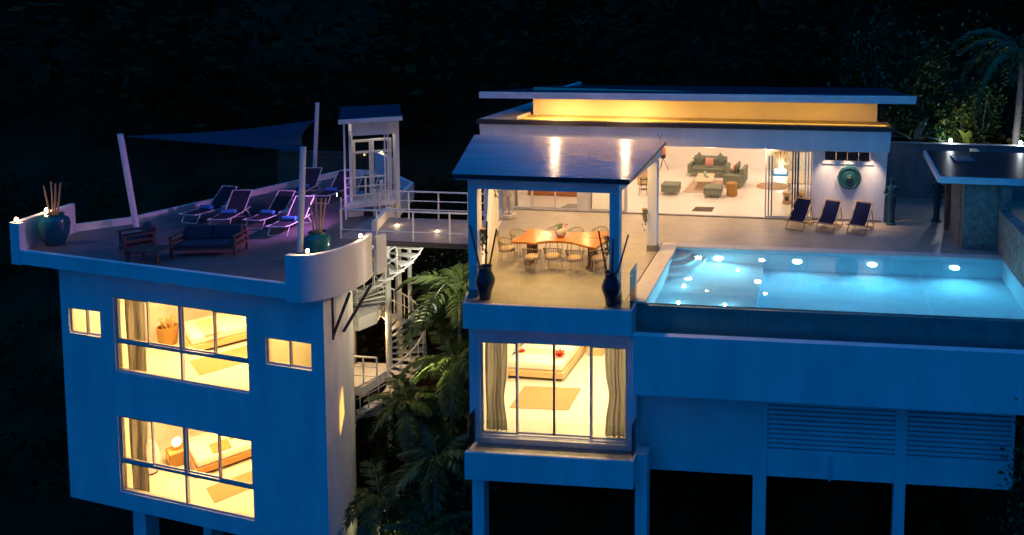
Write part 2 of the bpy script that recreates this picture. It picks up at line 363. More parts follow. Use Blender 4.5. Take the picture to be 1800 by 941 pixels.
for k, (r, z) in enumerate(((1.0,-0.82),(0.76,-0.55),(0.50,-0.28))):
    pl = [(PX0,PY1)]+[(PX0+r*0.98*math.cos(-a*math.pi/24), PY1+r*1.5*math.sin(-a*math.pi/24)) for a in range(0,13)]
    part('step', MB().prism(pl[::-1], z-0.34, z), POOLTILE, pool)
lamp_me = MB().lathe([(0.0,0),(0.085,0),(0.095,0.02),(0.08,0.03),(0.0,0.035)], n=16).mesh('pool_lamp')
for k, x in enumerate((6.05,8.6,11.0,13.6)):
    o = link('pool_light', lamp_me, G_POOL, pool, (x,PY1-0.002,-0.72), (R(90),0,0))
    c_ = (0.34,0.84,1.0) if k == 0 else (0.15,0.72,1.0)
    lamp(pool, 'SPOT', 88 if k == 0 else 62, c_, (x,PY1-0.10,-0.72), (R(-75),0,0), 0.15, R(172), 0.9)
small_me = MB().lathe([(0.0,0),(0.035,0),(0.035,0.012),(0.0,0.014)], n=12).mesh('floor_lamp')
for x, y in ((6.75,4.5),(5.3,3.0),(5.35,1.75),(6.65,1.75)):
    link('floor_light', small_me, G_POOL, pool, (x,y,-1.148), 0)
    lamp(pool, 'POINT', 2.0, (0.5,0.9,1.0), (x,y,-1.0), size=0.04)
b = MB().box(PX0-0.001,PY0-0.05,PW-0.002,PX1+0.001,PY1+0.001,PW)
struct('water', MB().add([(PX0,PY0-0.10,PW),(PX1,PY0-0.10,PW),(PX1,PY1,PW),(PX0,PY1,PW)], [(0,1,2,3)]), WATER)
part('skimmer', MB().box(4.62,0.52,-0.16,4.75,0.66,-0.02), CONCRETE, pool, bevel=0.02)

ov = thing('overflow_trough', 'long white overflow trough wall below the pool edge', 'wall')
part('front_wall', MB().box(4.47,0.0,-2.23,18.0,0.22,-0.63), WHITE, ov, bevel=0.015)
part('floor', MB().box(4.47,0.22,-1.3,18.0,0.54,-1.15), INFTILE, ov)
part('underside', MB().box(4.47,0.22,-2.2,18.0,1.0,-2.0), WHITE, ov)
struct('water', MB().add([(4.5,0.225,-1.0),(17.9,0.225,-1.0),(17.9,0.535,-1.0),(4.5,0.535,-1.0)], [(0,1,2,3)]), WATER)

# ------------------------------------------------------------------ lower storey under the terrace
low = thing('lower_storey', 'blue-lit lower storey with louvred screens and stilts under the pool', 'building')
YW = 1.0
b = MB().wall(4.46,14.5,-4.85,-2.2,[(7.93,11.37,-4.14,-2.83),(11.68,14.42,-4.16,-2.81)], lambda u,d,z:(u,YW+d,z), 0.2)
part('wall', b, WHITE, low)
part('column', MB().box(7.58,0.96,-13,7.94,1.3,-2.2), WHITE, low)
part('column', MB().box(11.38,0.96,-8.0,11.68,1.3,-2.2), WHITE, low)
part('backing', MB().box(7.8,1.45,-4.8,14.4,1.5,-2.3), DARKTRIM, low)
slat1 = MB().box(7.93,1.02,-0.043,11.37,1.14,0.043).mesh('slat'); slat2 = MB().box(11.68,1.02,-0.043,14.42,1.14,0.043).mesh('slat')
for k in range(10):
    z = -2.92-k*0.134
    link('slat', slat1, WHITE, low, (0,0,z)); link('slat', slat2, WHITE, low, (0,0,z+0.01))
part('drain_pipe', MB().tube([(9.65,0.94,-4.18),(9.65,0.94,-4.84)],0.035), WHITEMETAL, low, smooth=True)

br = thing('guest_bedroom_block', 'projecting bedroom with full-width sliding windows under the dining pavilion', 'building')
wx0, wx1, wz0, wz1 = 0.17, 4.20, -3.91, -1.27
part('front_wall', MB().wall(-0.13,4.45,-4.5,-0.67,[(wx0,wx1,wz0,wz1)], lambda u,d,z:(u,0.6+d,z), 0.18), WHITE, br)
part('side_wall', MB().hexa([(-0.13,0.78,-4.5),(0.05,0.78,-4.5),(-0.85,7.0,-4.5),(-1.05,7.0,-4.5)],[(-0.13,0.78,-0.67),(0.05,0.78,-0.67),(-0.85,7.0,-0.67),(-1.05,7.0,-0.67)]), WHITE, br)
part('side_wall', MB().box(4.3,0.78,-4.85,4.45,7.0,-0.67), WHITE, br)
part('back_wall', MB().box(-0.95,6.6,-4.5,4.3,6.8,-0.67), INWHITE, br)
part('room_floor', MB().prism([(0.05,0.78),(4.3,0.78),(4.3,6.6),(-0.8,6.6)],-4.2,-3.95), INFLOOR, br)
bs = part('balcony_slab', MB().box(0,0,-4.78,4.52,0.62,-4.13), WHITE, br)
part('rim', MB().box(0,0,-4.13,4.52,0.12,-4.03), WHITE, bs, bevel=0.008)
part('rim', MB().box(0,0.12,-4.13,0.12,0.6,-4.03), WHITE, bs, bevel=0.008)
part('rim', MB().box(4.40,0.12,-4.13,4.52,0.9,-4.03), WHITE, bs, bevel=0.008)
part('balcony_floor', MB().box(0.12,0.12,-4.129,4.40,0.598,-4.115), DECK, bs)
for k in range(3):
    x0 = 0.08+k*1.45
    part('glass_panel', MB().box(x0,0.05,-4.02,x0+1.43,0.062,-3.12), BALGLASS, br)
part('glass_panel', MB().box(0.05,0.07,-4.02,0.062,0.58,-3.12), BALGLASS, br)
part('glass_panel', MB().box(4.455,0.07,-4.02,4.467,0.58,-3.12), BALGLASS, br)
part('column', MB().box(0.06,0.3,-13,0.38,0.6,-4.78), WHITE, br)
part('column', MB().box(4.50,0.3,-13,4.82,0.66,-4.0), WHITE, br)
def sash(parent, P, u0, u1, z0, z1, w=0.06, t=0.05, m=ALU, name='window_sash', off=0.0):
    """a framed pane; P(u, d, z) maps to space"""
    b = MB()
    def bar(a0, a1, c0, c1): b.hexa([P(a0,off,c0),P(a1,off,c0),P(a1,off+t,c0),P(a0,off+t,c0)],[P(a0,off,c1),P(a1,off,c1),P(a1,off+t,c1),P(a0,off+t,c1)])
    bar(u0,u0+w,z0,z1); bar(u1-w,u1,z0,z1); bar(u0+w,u1-w,z0,z0+w); bar(u0+w,u1-w,z1-w,z1)
    f = part(name, b, m, parent)
    d = off+t/2
    part('pane', MB().add([P(u0+w,d,z0+w),P(u1-w,d,z0+w),P(u1-w,d,z1-w),P(u0+w,d,z1-w)], [(0,1,2,3)]), GLASS, f)
    return f
Pm = lambda u,d,z:(u,0.64+d,z)
edges = [wx0,1.16,2.17,3.20,wx1]
for k in range(4):
    o = 0.0 if k in (0,3) else 0.055
    sash(br, Pm, edges[k]-(0.03 if k else 0), edges[k+1]+(0.03 if k < 3 else 0), wz0+0.04, wz1, 0.055, 0.045, ALU, 'sliding_window', o)
part('sill', MB().box(wx0-0.05,0.52,wz0-0.05,wx1+0.05,0.6,wz0-0.005), ALU, br)

# ------------------------------------------------------------------ dining pavilion
pav = thing('dining_pavilion', 'open dining pavilion with wet flat roof on white posts', 'pavilion')
def wet_roof():
    m = bpy.data.materials.new('wet_flat_roof'); m.use_nodes = True; nt = m.node_tree; N = nt.nodes; L = nt.links
    bs_ = N['Principled BSDF']; tc = N.new('ShaderNodeTexCoord')
    mp = N.new('ShaderNodeMapping'); mp.inputs['Scale'].default_value = (0.55, 1.5, 1)
    n = N.new('ShaderNodeTexNoise'); n.inputs['Scale'].default_value = 0.55; n.inputs['Detail'].default_value = 5; n.inputs['Distortion'].default_value = 0.6
    L.new(tc.outputs['Object'], mp.inputs[0]); L.new(mp.outputs[0], n.inputs['Vector'])
    cr = N.new('ShaderNodeValToRGB'); cr.color_ramp.elements[0].position = 0.42; cr.color_ramp.elements[1].position = 0.56
    cr.color_ramp.elements[0].color = (0.58,0.58,0.60,1); cr.color_ramp.elements[1].color = (0.66,0.66,0.68,1)
    L.new(n.outputs[0], cr.inputs[0]); L.new(cr.outputs[0], bs_.inputs['Base Color'])
    rr = N.new('ShaderNodeMapRange'); rr.inputs[1].default_value = 0.42; rr.inputs[2].default_value = 0.56; rr.inputs[3].default_value = 0.16; rr.inputs[4].default_value = 0.26
    L.new(n.outputs[0], rr.inputs[0]); L.new(rr.outputs[0], bs_.inputs['Roughness'])
    n2 = N.new('ShaderNodeTexNoise'); n2.inputs['Scale'].default_value = 3.2; n2.inputs['Detail'].default_value = 4; L.new(mp.outputs[0], n2.inputs['Vector'])
    bp = N.new('ShaderNodeBump'); bp.inputs['Strength'].default_value = 0.36; bp.inputs['Distance'].default_value = 0.05
    L.new(n2.outputs[0], bp.inputs['Height']); L.new(bp.outputs[0], bs_.inputs['Normal'])
    return m
WET = wet_roof()
rp = [(-0.35,0.2),(4.33,0.2),(4.15,6.0),(-2.44,6.0)]
ro = part('roof', MB().prism(rp, 3.362, 3.375), WET, pav)
part('fascia', MB().prism([(-0.33,0.21),(4.32,0.21),(4.14,5.99),(-2.42,5.99)], 3.24, 3.361), DARKTRIM, ro)
part('ceiling', MB().prism([(-0.3,0.26),(4.27,0.26),(4.1,5.95),(-2.35,5.95)], 3.20, 3.239), INWHITE, ro)
part('front_beam', MB().box(-0.05,0.45,2.93,4.0,0.72,3.20), WHITE, pav)
part('side_beam', MB().hexa([(3.78,0.72,2.95),(4.0,0.72,2.95),(4.1,5.6,2.95),(3.86,5.6,2.95)],[(3.78,0.72,3.2),(4.0,0.72,3.2),(4.1,5.6,3.2),(3.86,5.6,3.2)]), WHITE, pav)
for (x0,y0,x1,y1) in ((-0.05,0.45,0.20,0.72),(3.74,0.45,4.0,0.72),(3.80,4.70,4.11,5.0),(-1.85,5.35,-1.50,5.7)):
    c = part('column', MB().box(x0,y0,0.012,x1,y1,2.93), WHITE, pav, bevel=0.008)
    part('skirting', MB().box(x0-0.012,y0-0.012,0.010,x1+0.012,y1+0.012,0.2), CONCRETE, c)
# swept side wall: low beside the front post, rising to the back post
b = MB(); n = 20; top = []
for i in range(n+1):
    t = i/n; x = -0.02+(-1.62+0.02)*t; y = 0.75+(5.35-0.75)*t
    z = 0.42+0.25*t if t < 0.45 else 0.53+2.4*((t-0.45)/0.55)**2.4
    top.append((x, y, z))
for i in range(n):
    (x0,y0,z0),(x1,y1,z1) = top[i], top[i+1]
    b.hexa([(x0,y0,0.01),(x0+0.14,y0+0.03,0.01),(x1+0.14,y1+0.03,0.01),(x1,y1,0.01)],[(x0,y0,z0),(x0+0.14,y0+0.03,z0),(x1+0.14,y1+0.03,z1),(x1,y1,z1)])
part('swept_wall', b, WHITE, pav)
for k in range(3):
    x0 = 0.05+k*1.45
    part('glass_panel', MB().box(x0,0.06,0.01,x0+1.43,0.072,1.0), BALGLASS, pav)
part('glass_panel', MB().box(4.385,0.08,0.01,4.397,0.85,1.0), BALGLASS, pav)
def ceiling_light(label, loc, energy, col=WARMW, size=0.5, r=0.14, m=None, group=None, shape=None, size_y=None):
    t = thing('ceiling_light', label, 'ceiling light', loc, group=group)
    part('trim_ring', MB().lathe([(r,0),(r+0.03,0),(r+0.03,-0.02),(r,-0.02)], n=20), WHITEMETAL, t)
    part('diffuser', MB().lathe([(0.0,-0.006),(r,-0.006),(r,-0.012),(0.0,-0.012)], n=20), m or G_WARM, t)
    lamp(t, 'AREA', energy, col, (0,0,-0.03), size=2*r, shape=shape, size_y=size_y)
    return t
for x, y in ((0.6,1.6),(3.1,1.6),(-0.2,4.4),(3.0,4.4),(1.4,3.0)):
    ceiling_light('round recessed light in the ceiling of the dining pavilion', (x,y,3.198), 24, (1.0,0.60,0.18), 0.35, 0.08, group='pavilion ceiling lights')

# ------------------------------------------------------------------ main house
mh = thing('main_house', 'long white single-storey house with lit clerestory and overhanging flat roof', 'house')
zt = lambda x, l, r: l+(r-l)*(x+3.4)/15.3          # roof lines rise a little to the right
part('facade_wall', MB().wall(-3.2,11.62,0.0,2.72,[(-2.35,0.2,0.015,2.62),(0.6,9.05,0.015,2.62),(9.47,11.19,2.27,2.64)], lambda u,d,z:(u,8.95+d,z), 0.2), WHITE, mh)
part('header', MB().hexa([(-3.38,8.5,2.72),(11.80,8.5,2.72),(11.80,9.4,2.72),(-3.38,9.4,2.72)],[(-3.42,8.5,3.34),(11.86,8.5,3.48),(11.86,9.4,3.48),(-3.42,9.4,3.34)]), WHITE, mh)
part('end_wall', MB().hexa([(11.62,8.95,-0.3),(11.70,8.95,-0.3),(11.70,17.8,-0.3),(11.62,17.8,-0.3)],[(11.62,8.95,2.72),(11.80,8.95,2.72),(11.80,17.8,2.72),(11.62,17.8,2.72)]), WHITE, mh)
part('end_wall', MB().box(-3.38,8.95,-1.5,-3.2,17.8,2.72), WHITE, mh)
part('back_wall', MB().box(-3.2,17.55,-0.3,11.62,17.8,3.0), INWHITE, mh)
part('ceiling', MB().box(-3.38,9.4,2.98,11.86,17.8,3.1), INWHITE, mh)
part('floor', MB().box(-3.2,9.0,-0.3,11.62,17.55,0.03), INFLOOR, mh)
part('threshold', MB().box(-2.35,8.88,0.0,9.05,9.0,0.045), CONCRETE, mh)
lr = part('lower_roof', MB().hexa([(-3.5,8.42,3.345),(11.95,8.42,3.485),(11.95,10.6,3.485),(-3.5,10.6,3.345)],[(-3.5,8.42,3.52),(11.95,8.42,3.63),(11.95,10.6,3.63),(-3.5,10.6,3.52)]), DARKTRIM, mh)
part('roof_sheet', MB().hexa([(-3.42,8.5,3.522),(-2.0,8.5,3.532),(-2.0,17.6,3.532),(-3.42,17.6,3.522)],[(-3.42,8.5,3.53),(-2.0,8.5,3.54),(-2.0,17.6,3.54),(-3.42,17.6,3.53)]), mat('grey_roof_membrane', (0.42,0.42,0.43), 0.6, 0.3, 2), lr)
part('gutter_ledge', MB().hexa([(-1.95,8.55,3.534),(11.85,8.55,3.634),(11.85,9.82,3.634),(-1.95,9.82,3.534)],[(-1.95,8.55,3.55),(11.85,8.55,3.65),(11.85,9.82,3.65),(-1.95,9.82,3.55)]), mat('amber_lit_ledge', (0.60,0.47,0.17), 0.7, 0.2, 4), lr)  # golden glow of the strip is put into the ledge colour
part('ledge_end', MB().hexa([(-2.02,8.5,3.53),(-1.95,8.5,3.53),(-1.95,9.8,3.53),(-2.02,9.8,3.53)],[(-2.02,8.5,3.66),(-1.95,8.5,3.66),(-1.95,9.8,3.66),(-2.02,9.8,3.66)]), COPING, lr)
part('roof_core', MB().box(-3.3,10.6,3.1,11.8,17.8,3.5), DARKTRIM, lr)
part('clerestory_wall', MB().box(-1.86,9.82,3.52,11.45,10.0,4.6), mat('amber_lit_paint', (0.78,0.69,0.42), 0.75, 0.05, 2.0), mh)  # amber of the strip light is mixed into the wall's base colour
part('clerestory_side', MB().box(-1.86,10.0,3.52,-1.7,15.5,4.3), WHITE, mh)
part('clerestory_side', MB().box(11.3,10.0,3.52,11.45,15.5,4.3), WHITE, mh)
ur = part('upper_roof', MB().hexa([(-3.05,8.12,4.40),(12.55,8.12,4.60),(12.4,15.5,4.15),(-2.6,15.5,3.95)],[(-3.05,8.12,4.60),(12.55,8.12,4.84),(12.4,15.5,4.38),(-2.6,15.5,4.15)]), ROOFTOP, mh)
part('fascia', MB().hexa([(-3.19,8.0,4.37),(12.62,8.0,4.57),(12.62,8.12,4.57),(-3.19,8.12,4.37)],[(-3.19,8.0,4.60),(12.65,8.0,4.85),(12.65,8.12,4.85),(-3.19,8.12,4.60)]), WHITE, ur)
part('soffit', MB().hexa([(-3.0,8.13,4.385),(12.5,8.13,4.585),(12.5,9.81,4.50),(-3.0,9.81,4.30)],[(-3.0,8.13,4.398),(12.5,8.13,4.598),(12.5,9.81,4.512),(-3.0,9.81,4.312)]), INWHITE, ur)
w = part('window_frame', MB().wall(9.39,11.29,2.17,2.70,[(9.50,11.16,2.29,2.63)], lambda u,d,z:(u,8.90+d,z), 0.05), WHITEMETAL, mh)
for k in range(4):
    x0 = 9.5+k*0.415
    part('pane', MB().box(x0,8.965,2.29,x0+0.40,8.975,2.63), mat('tinted_glass', (0.05,0.035,0.035), 0.6, 0.1, spec=0.1), w)
part('wall_skirting', MB().box(9.06,8.935,0.012,11.64,8.95,0.1), CONCRETE, mh)
Pd = lambda u,d,z:(u,9.0+d,z)
for k, (x0, x1) in enumerate(((-2.35,-1.60),(-1.64,-0.70),(-0.74,0.2))):
    sash(mh, Pd, x0, x1, 0.05, 2.6, 0.055, 0.04, WHITEMETAL, 'sliding_door', 0.05*(k % 2))
for k in range(3):
    sash(mh, Pd, 0.61+0.02*k, 1.46+0.02*k, 0.05, 2.6, 0.05, 0.035, WHITEMETAL, 'sliding_door', 0.045*k)
    sash(mh, Pd, 1.46+0.14*k, 2.0+0.03*k, 0.05, 2.6, 0.045, 0.035, WHITEMETAL, 'sliding_door', 0.045*k)
    sash(mh, Pd, 7.30+0.11*k, 8.34+0.11*k, 0.05, 2.6, 0.05, 0.035, WHITEMETAL, 'sliding_door', 0.045*k)
    sash(mh, Pd, 8.30+0.09*k, 8.82+0.11*k, 0.05, 2.6, 0.05, 0.035, WHITEMETAL, 'sliding_door', 0.045*k)
strip = thing('led_strip', 'long warm light strip lying in the ledge before the clerestory', 'light strip')
part('diffuser', MB().hexa([(-1.8,8.72,3.556),(11.7,8.72,3.656),(11.7,8.76,3.656),(-1.8,8.76,3.556)],[(-1.8,8.72,3.575),(11.7,8.72,3.675),(11.7,8.76,3.675),(-1.8,8.76,3.575)]), G_STRIP, strip)
for k in range(4):
    lamp(strip, 'AREA', 6.5, (1.0,0.50,0.04), (-0.1+3.37*k,8.74,3.60+0.025*k), (R(180-50),0,0), size=3.3, shape='RECTANGLE', size_y=0.06)
for x in (-0.44,2.19):
    t = ceiling_light('small bright downlight under the main roof eaves', (x,8.25,4.375+0.011*(x+3)), 36, (1.0,0.62,0.30), 0.1, 0.07, glow('bright_downlight', (1.0,0.75,0.42), 60), group='eaves downlights')
for x in (-1.2,0.6,3.0,5.2,7.4):
    ceiling_light('small round downlight beneath the front lintel above the doors', (x,8.72,2.72), 6.5, WARM, 0.12, 0.06, group='lintel downlights')
for x, w_ in ((9.60,'between the doors and the wall gong'),(10.35,'right above the wall gong'),(11.20,'near the house corner')):  # middle one lights the gong; outer two are added to even the wall light
    t = thing('wall_washer', 'small round downlight beneath the lintel '+w_, 'downlight', (x,8.60,2.719))
    part('trim_ring', MB().lathe([(0.06,0),(0.09,0),(0.09,-0.02),(0.06,-0.02)], n=20), WHITEMETAL, t)
    part('diffuser', MB().lathe([(0.0,-0.006),(0.06,-0.006),(0.06,-0.012),(0.0,-0.012)], n=20), G_WARM, t)
    lamp(t, 'SPOT', 80, (1.0,0.66,0.42), (0,0,-0.03), (R(6),0,0), 0.12, R(84), 1.0)
for x in (-1.6,1.2,4.2,7.0,9.8):
    for y in (10.6,13.2,15.9):
        ceiling_light('round recessed light in the living room ceiling', (x,y,2.98), 13.5, (1.0,0.65,0.41), 0.6, group='living room ceiling lights')

# ------------------------------------------------------------------ bedroom villa with roof terrace (built in its own a, b axes)
vl = thing('bedroom_villa', 'two-storey bedroom villa with roof terrace and tall lit windows', 'house', rz=TH)
A0, A1, BF = -14.17, -4.45, 0.08
W1 = (-12.06,-7.08,-3.50,-1.17); W2 = (-12.10,-7.05,-7.32,-4.88); S1 = (-13.86,-12.60,-2.52,-1.72); S2 = (-6.46,-4.89,-2.52,-1.74)
Pv = lambda u,d,z:(u,BF+d,z)
part('front_wall', MB().wall(A0,A1,-7.86,-0.33,[W1,W2,S1,S2], Pv, 0.2), WHITE, vl)
curve = [(-4.45,0.28),(-4.47,0.55),(-4.54,0.85),(-4.68,1.2),(-5.02,1.7),(-5.55,2.3),(-6.25,3.0),(-7.0,3.7),(-7.6,4.3),(-8.2,5.0)]
b = MB()
for (x0,y0),(x1,y1) in zip(curve[:-1], curve[1:]):
    b.add([(x0,y0,-8.6),(x1,y1,-8.6),(x1,y1,-0.33),(x0,y0,-0.33)], [(0,1,2,3)])
    b.add([(x0-0.2,y0,-8.6),(x1-0.16,y1-0.12,-8.6),(x1-0.16,y1-0.12,-0.33),(x0-0.2,y0,-0.33)], [(3,2,1,0)])
part('curved_wall', b, WHITE, vl, smooth=True)
part('end_wall', MB().box(A0,0.28,-7.86,A0+0.2,5.0,-0.33), WHITE, vl)
part('back_wall', MB().box(A0,5.0,-7.86,-8.2,5.2,-0.33), INWHITE, vl)
for a0, a1, b0 in ((-12.25,-11.75,0.5),(-10.35,-10.05,1.2)): part('column', MB().box(a0,b0,-13,a1,b0+0.4,-7.86), WHITE, vl)
for zf, zc in ((-3.78,-0.95),(-7.60,-4.15)):
    fp = [(-13.97,0.28),(-4.66,0.28),(-4.80,0.85),(-4.95,1.2),(-5.3,1.7),(-5.8,2.3),(-6.5,3.0),(-7.2,3.7),(-7.8,4.3),(-8.3,4.95),(-13.97,5.0)]
    part('room_floor', MB().prism(fp, zf-0.22, zf), INFLOOR, vl)
    part('room_ceiling', MB().prism(fp, zc, zc+0.12), INWHITE, vl)
    part('partition', MB().box(-6.95,0.30,zf,-6.8,3.6,zc), INWHITE, vl)
    part('partition', MB().box(-12.5,0.30,zf,-12.36,1.0,zc), INWHITE, vl)
part('door', MB().box(-6.3,1.9,-3.75,-5.5,1.96,-1.75), PALE, vl)
for (u0,u1,z0,z1) in (W1,W2):
    m = (u0+u1)/2; zm = z0+0.94*(z1-z0)/2.33 if False else z0+0.40*(z1-z0)
    b = MB()
    def bar(a0,a1,c0,c1,d0=0.04,d1=0.12): b.hexa([Pv(a0,d0,c0),Pv(a1,d0,c0),Pv(a1,d1,c0),Pv(a0,d1,c0)],[Pv(a0,d0,c1),Pv(a1,d0,c1),Pv(a1,d1,c1),Pv(a0,d1,c1)])
    bar(u0,u0+0.06,z0,z1); bar(u1-0.04,u1,z0,z1); bar(u0+0.06,u1-0.04,z0,z0+0.06); bar(u0+0.06,u1-0.04,z1-0.03,z1)
    bar(u0+0.06,u1-0.04,zm-0.05,zm+0.05,0.03,0.13); bar(m-0.05,m+0.05,zm+0.05,z1-0.03); bar(m-0.035,m+0.035,z0+0.06,zm-0.05)
    f = part('window_frame', b, ALU, vl)
    for a0, a1 in ((u0+0.06,m-0.035),(m+0.035,u1-0.04)):
        part('pane', MB().add([Pv(a0,0.08,z0+0.06),Pv(a1,0.08,z0+0.06),Pv(a1,0.08,zm-0.05),Pv(a0,0.08,zm-0.05)],[(0,1,2,3)]), GLASS, f)
    q = (u0+m)/2; q2 = (m+u1)/2
    sash(vl, Pv, u0+0.06, q+0.03, zm+0.05, z1-0.03, 0.045, 0.03, ALU, 'sliding_sash', 0.05)
    sash(vl, Pv, q-0.02, m-0.05, zm+0.05, z1-0.03, 0.04, 0.03, ALU, 'sliding_sash', 0.085)
    sash(vl, Pv, m+0.05, q2+0.03, zm+0.05, z1-0.03, 0.04, 0.03, ALU, 'sliding_sash', 0.085)
    sash(vl, Pv, q2-0.03, u1-0.04, zm+0.05, z1-0.03, 0.045, 0.03, ALU, 'sliding_sash', 0.05)
for (u0,u1,z0,z1) in (S1,S2):
    m = (u0+u1)/2
    sash(vl, Pv, u0, m+0.03, z0, z1, 0.05, 0.03, ALU, 'small_window', 0.06)
    sash(vl, Pv, m-0.02, u1, z0, z1, 0.05, 0.03, ALU, 'small_window', 0.095)
# lit slit window in the curved wall
sw = part('slit_window', MB().add([(-4.450,0.57,-4.6),(-4.488,0.77,-4.05),(-4.478,0.72,-3.2),(-4.452,0.59,-3.75)], [(0,1,2,3)]), glow('lit_slit_glass', (1.0,0.55,0.14), 0.5), vl)
# roof terrace
cpar = [(-5.22,-0.37),(-4.95,-0.36),(-4.68,-0.26),(-4.45,-0.06),(-4.27,0.28),(-4.18,0.75),(-4.22,1.25),(-4.38,1.75),(-4.5,1.98)]
tp = [(-15.35,-0.37)]+cpar+[(-5.6,3.0),(-6.5,4.4),(-7.6,6.6),(-9.2,9.6),(-12.6,11.6),(-14.24,11.5),(-15.2,2.9),(-16.0,1.75)]
tt = part('terrace_slab', MB().prism(tp, -0.33, -0.006), WHITE, vl)
fp = [(-15.22,-0.25)]+[(x-0.12,y+0.1) for x,y in cpar]+[(-5.75,3.0),(-6.65,4.4),(-7.75,6.6),(-9.3,9.5),(-12.6,11.45),(-14.1,11.35),(-15.05,2.9),(-15.8,1.75)]
part('terrace_floor', MB().prism(fp, -0.004, 0.0), ROOFDECK, tt)
part('kerb', MB().box(-15.30,-0.372,-0.005,-5.22,-0.25,0.10), WHITE, tt, bevel=0.01)
def ribbon(poly, t, z0, z1, side=1):
    b = MB(); off = []
    for i, p in enumerate(poly):
        a = Vector(poly[max(i-1,0)]); c = Vector(poly[min(i+1,len(poly)-1)]); d = (c-a).normalized(); off.append((p[0]-d.y*t*side, p[1]+d.x*t*side))
    for i in range(len(poly)-1):
        p, q, r, s = poly[i], poly[i+1], off[i+1], off[i]
        b.hexa([(*p,z0),(*q,z0),(*r,z0),(*s,z0)], [(*p,z1),(*q,z1),(*r,z1),(*s,z1)])
    return b
def merge(o):
    m = o.modifiers.new('weld', 'WELD'); m.merge_threshold = 0.0005
sm = [Vector((*p,0)) for p in cpar]; fine = []
for i in range(len(sm)-1):
    p0, p1, p2, p3 = sm[max(i-1,0)], sm[i], sm[i+1], sm[min(i+2,len(sm)-1)]
    for k in range(4):
        t = k/4; fine.append(tuple((0.5*((2*p1)+(p2-p0)*t+(2*p0-5*p1+4*p2-p3)*t*t+(3*p1-p0-3*p2+p3)*t**3))[:2]))
fine.append(cpar[-1])
def solid_ribbon(poly, t, z0, z1):
    off = []
    for i, p in enumerate(poly):
        a = Vector(poly[max(i-1,0)]); c = Vector(poly[min(i+1,len(poly)-1)]); d = (c-a).normalized(); off.append((p[0]-d.y*t, p[1]+d.x*t))
    return MB().prism(list(poly)+off[::-1], z0, z1)
cp = part('curved_parapet', solid_ribbon(fine, 0.15, -0.40, 0.90), WHITE, tt, smooth=True)
part('parapet_post', MB().prism([(-4.36,1.99),(-4.28,2.3),(-4.42,2.34),(-4.5,2.02)], -0.38, 0.78), WHITE, tt)
part('corner_parapet', MB().prism([(-15.36,-0.375),(-14.98,-0.375),(-14.98,-0.24),(-15.2,-0.22),(-15.98,1.78),(-16.12,1.74)], -0.36, 0.92), WHITE, tt)
part('rear_kerb', solid_ribbon([(-14.30,11.5),(-15.25,2.9),(-16.05,1.79)], 0.14, -0.3, 0.22), WHITE, tt)
part('rear_kerb', solid_ribbon([(-12.6,11.65),(-14.28,11.56)], 0.14, -0.3, 0.22), WHITE, tt)
part('rear_parapet', solid_ribbon([(-11.2,10.8),(-12.7,11.7)], 0.16, -0.3, 1.1), WHITE, tt)
part('landing_wall', solid_ribbon([(-6.6,4.55),(-7.75,6.75),(-9.3,9.75),(-11.2,10.9)], 0.15, -0.3, 0.35), WHITE, tt)
for p0, p1 in (((-4.47,0.42,-1.6),(-4.1,0.65,-0.40)),((-4.44,0.75,-1.62),(-4.0,1.35,-0.40)),((-4.47,0.40,-1.7),(-4.47,0.40,-0.40))):
    part('bracket', MB().tube([p0,p1],0.045,6), DARKSTEEL, vl)
part('bracket', MB().tube([(-14.2,0.5,-1.9),(-15.2,0.5,-0.36)],0.05,6), DARKSTEEL, vl)
for (a,b_,z,e,w_) in ((-9.6,1.3,-0.952,190,'upper'),(-9.6,1.3,-4.152,180,'lower')):
    for k, (da, db) in enumerate(((-1.5,0.5),(0.9,0.6))):
        ceiling_light('round recessed light in the %s villa bedroom ceiling' % w_, L2W(a+da,b_+db,z), e/3*1.35, (1.0,0.55,0.18), 0.6, group='%s villa bedroom ceiling lights' % w_)
ceiling_light('round recessed light in the villa bathroom ceiling behind the small right window', L2W(-5.7,1.2,-0.952), 24, (1.0,0.58,0.16), 0.3)
ceiling_light('round recessed light in the villa corner behind the small left window', L2W(-13.2,0.75,-0.952), 22, (1.0,0.58,0.16), 0.3)
for x, y in ((1.0,2.6),(3.2,2.6),(1.6,5.0)):
    ceiling_light('round recessed light in the guest bedroom ceiling', (x,y,-0.68), 46, (1.0,0.66,0.30), 0.6, group='guest bedroom ceiling lights')

# ------------------------------------------------------------------ bridge, stair tower, spiral stair
bd = thing('foot_bridge', 'white railed foot bridge joining the villa roof and the terrace', 'bridge')
part('deck', MB().prism([(-6.55,4.75),(-1.42,4.72),(-2.25,7.35),(-6.9,7.30)], -0.12, 0.005), mat('bridge_deck', (0.30,0.27,0.25), 0.6, 0.25, 3), bd)
part('edge_beam', MB().box(-6.55,4.66,-0.16,-1.40,4.745,-0.02), DARKTRIM, bd)
def railing(parent, p0, p1, posts, h=0.98, mids=(0.66,0.33), base=0.0, r=0.028):
    p0 = Vector(p0); p1 = Vector(p1)
    up = lambda p, z: (p.x, p.y, p.z+z)
    part('top_rail', MB().tube([up(p0,h),up(p1,h)], r*1.1), WHITEMETAL, parent, smooth=True)
    for z in mids: part('mid_rail', MB().tube([up(p0,z),up(p1,z)], r*0.7), WHITEMETAL, parent, smooth=True)
    for k in range(posts+1):
        q = p0.lerp(p1, k/posts)
        part('post', MB().tube([up(q,base),up(q,h)], r), WHITEMETAL, parent, smooth=True)
railing(bd, (-6.45,4.80,0), (-1.5,4.78,0), 4, 0.98, (0.30,))
railing(bd, (-6.6,7.25,0), (-2.2,7.30,0), 4, 1.0, (0.66,0.34))
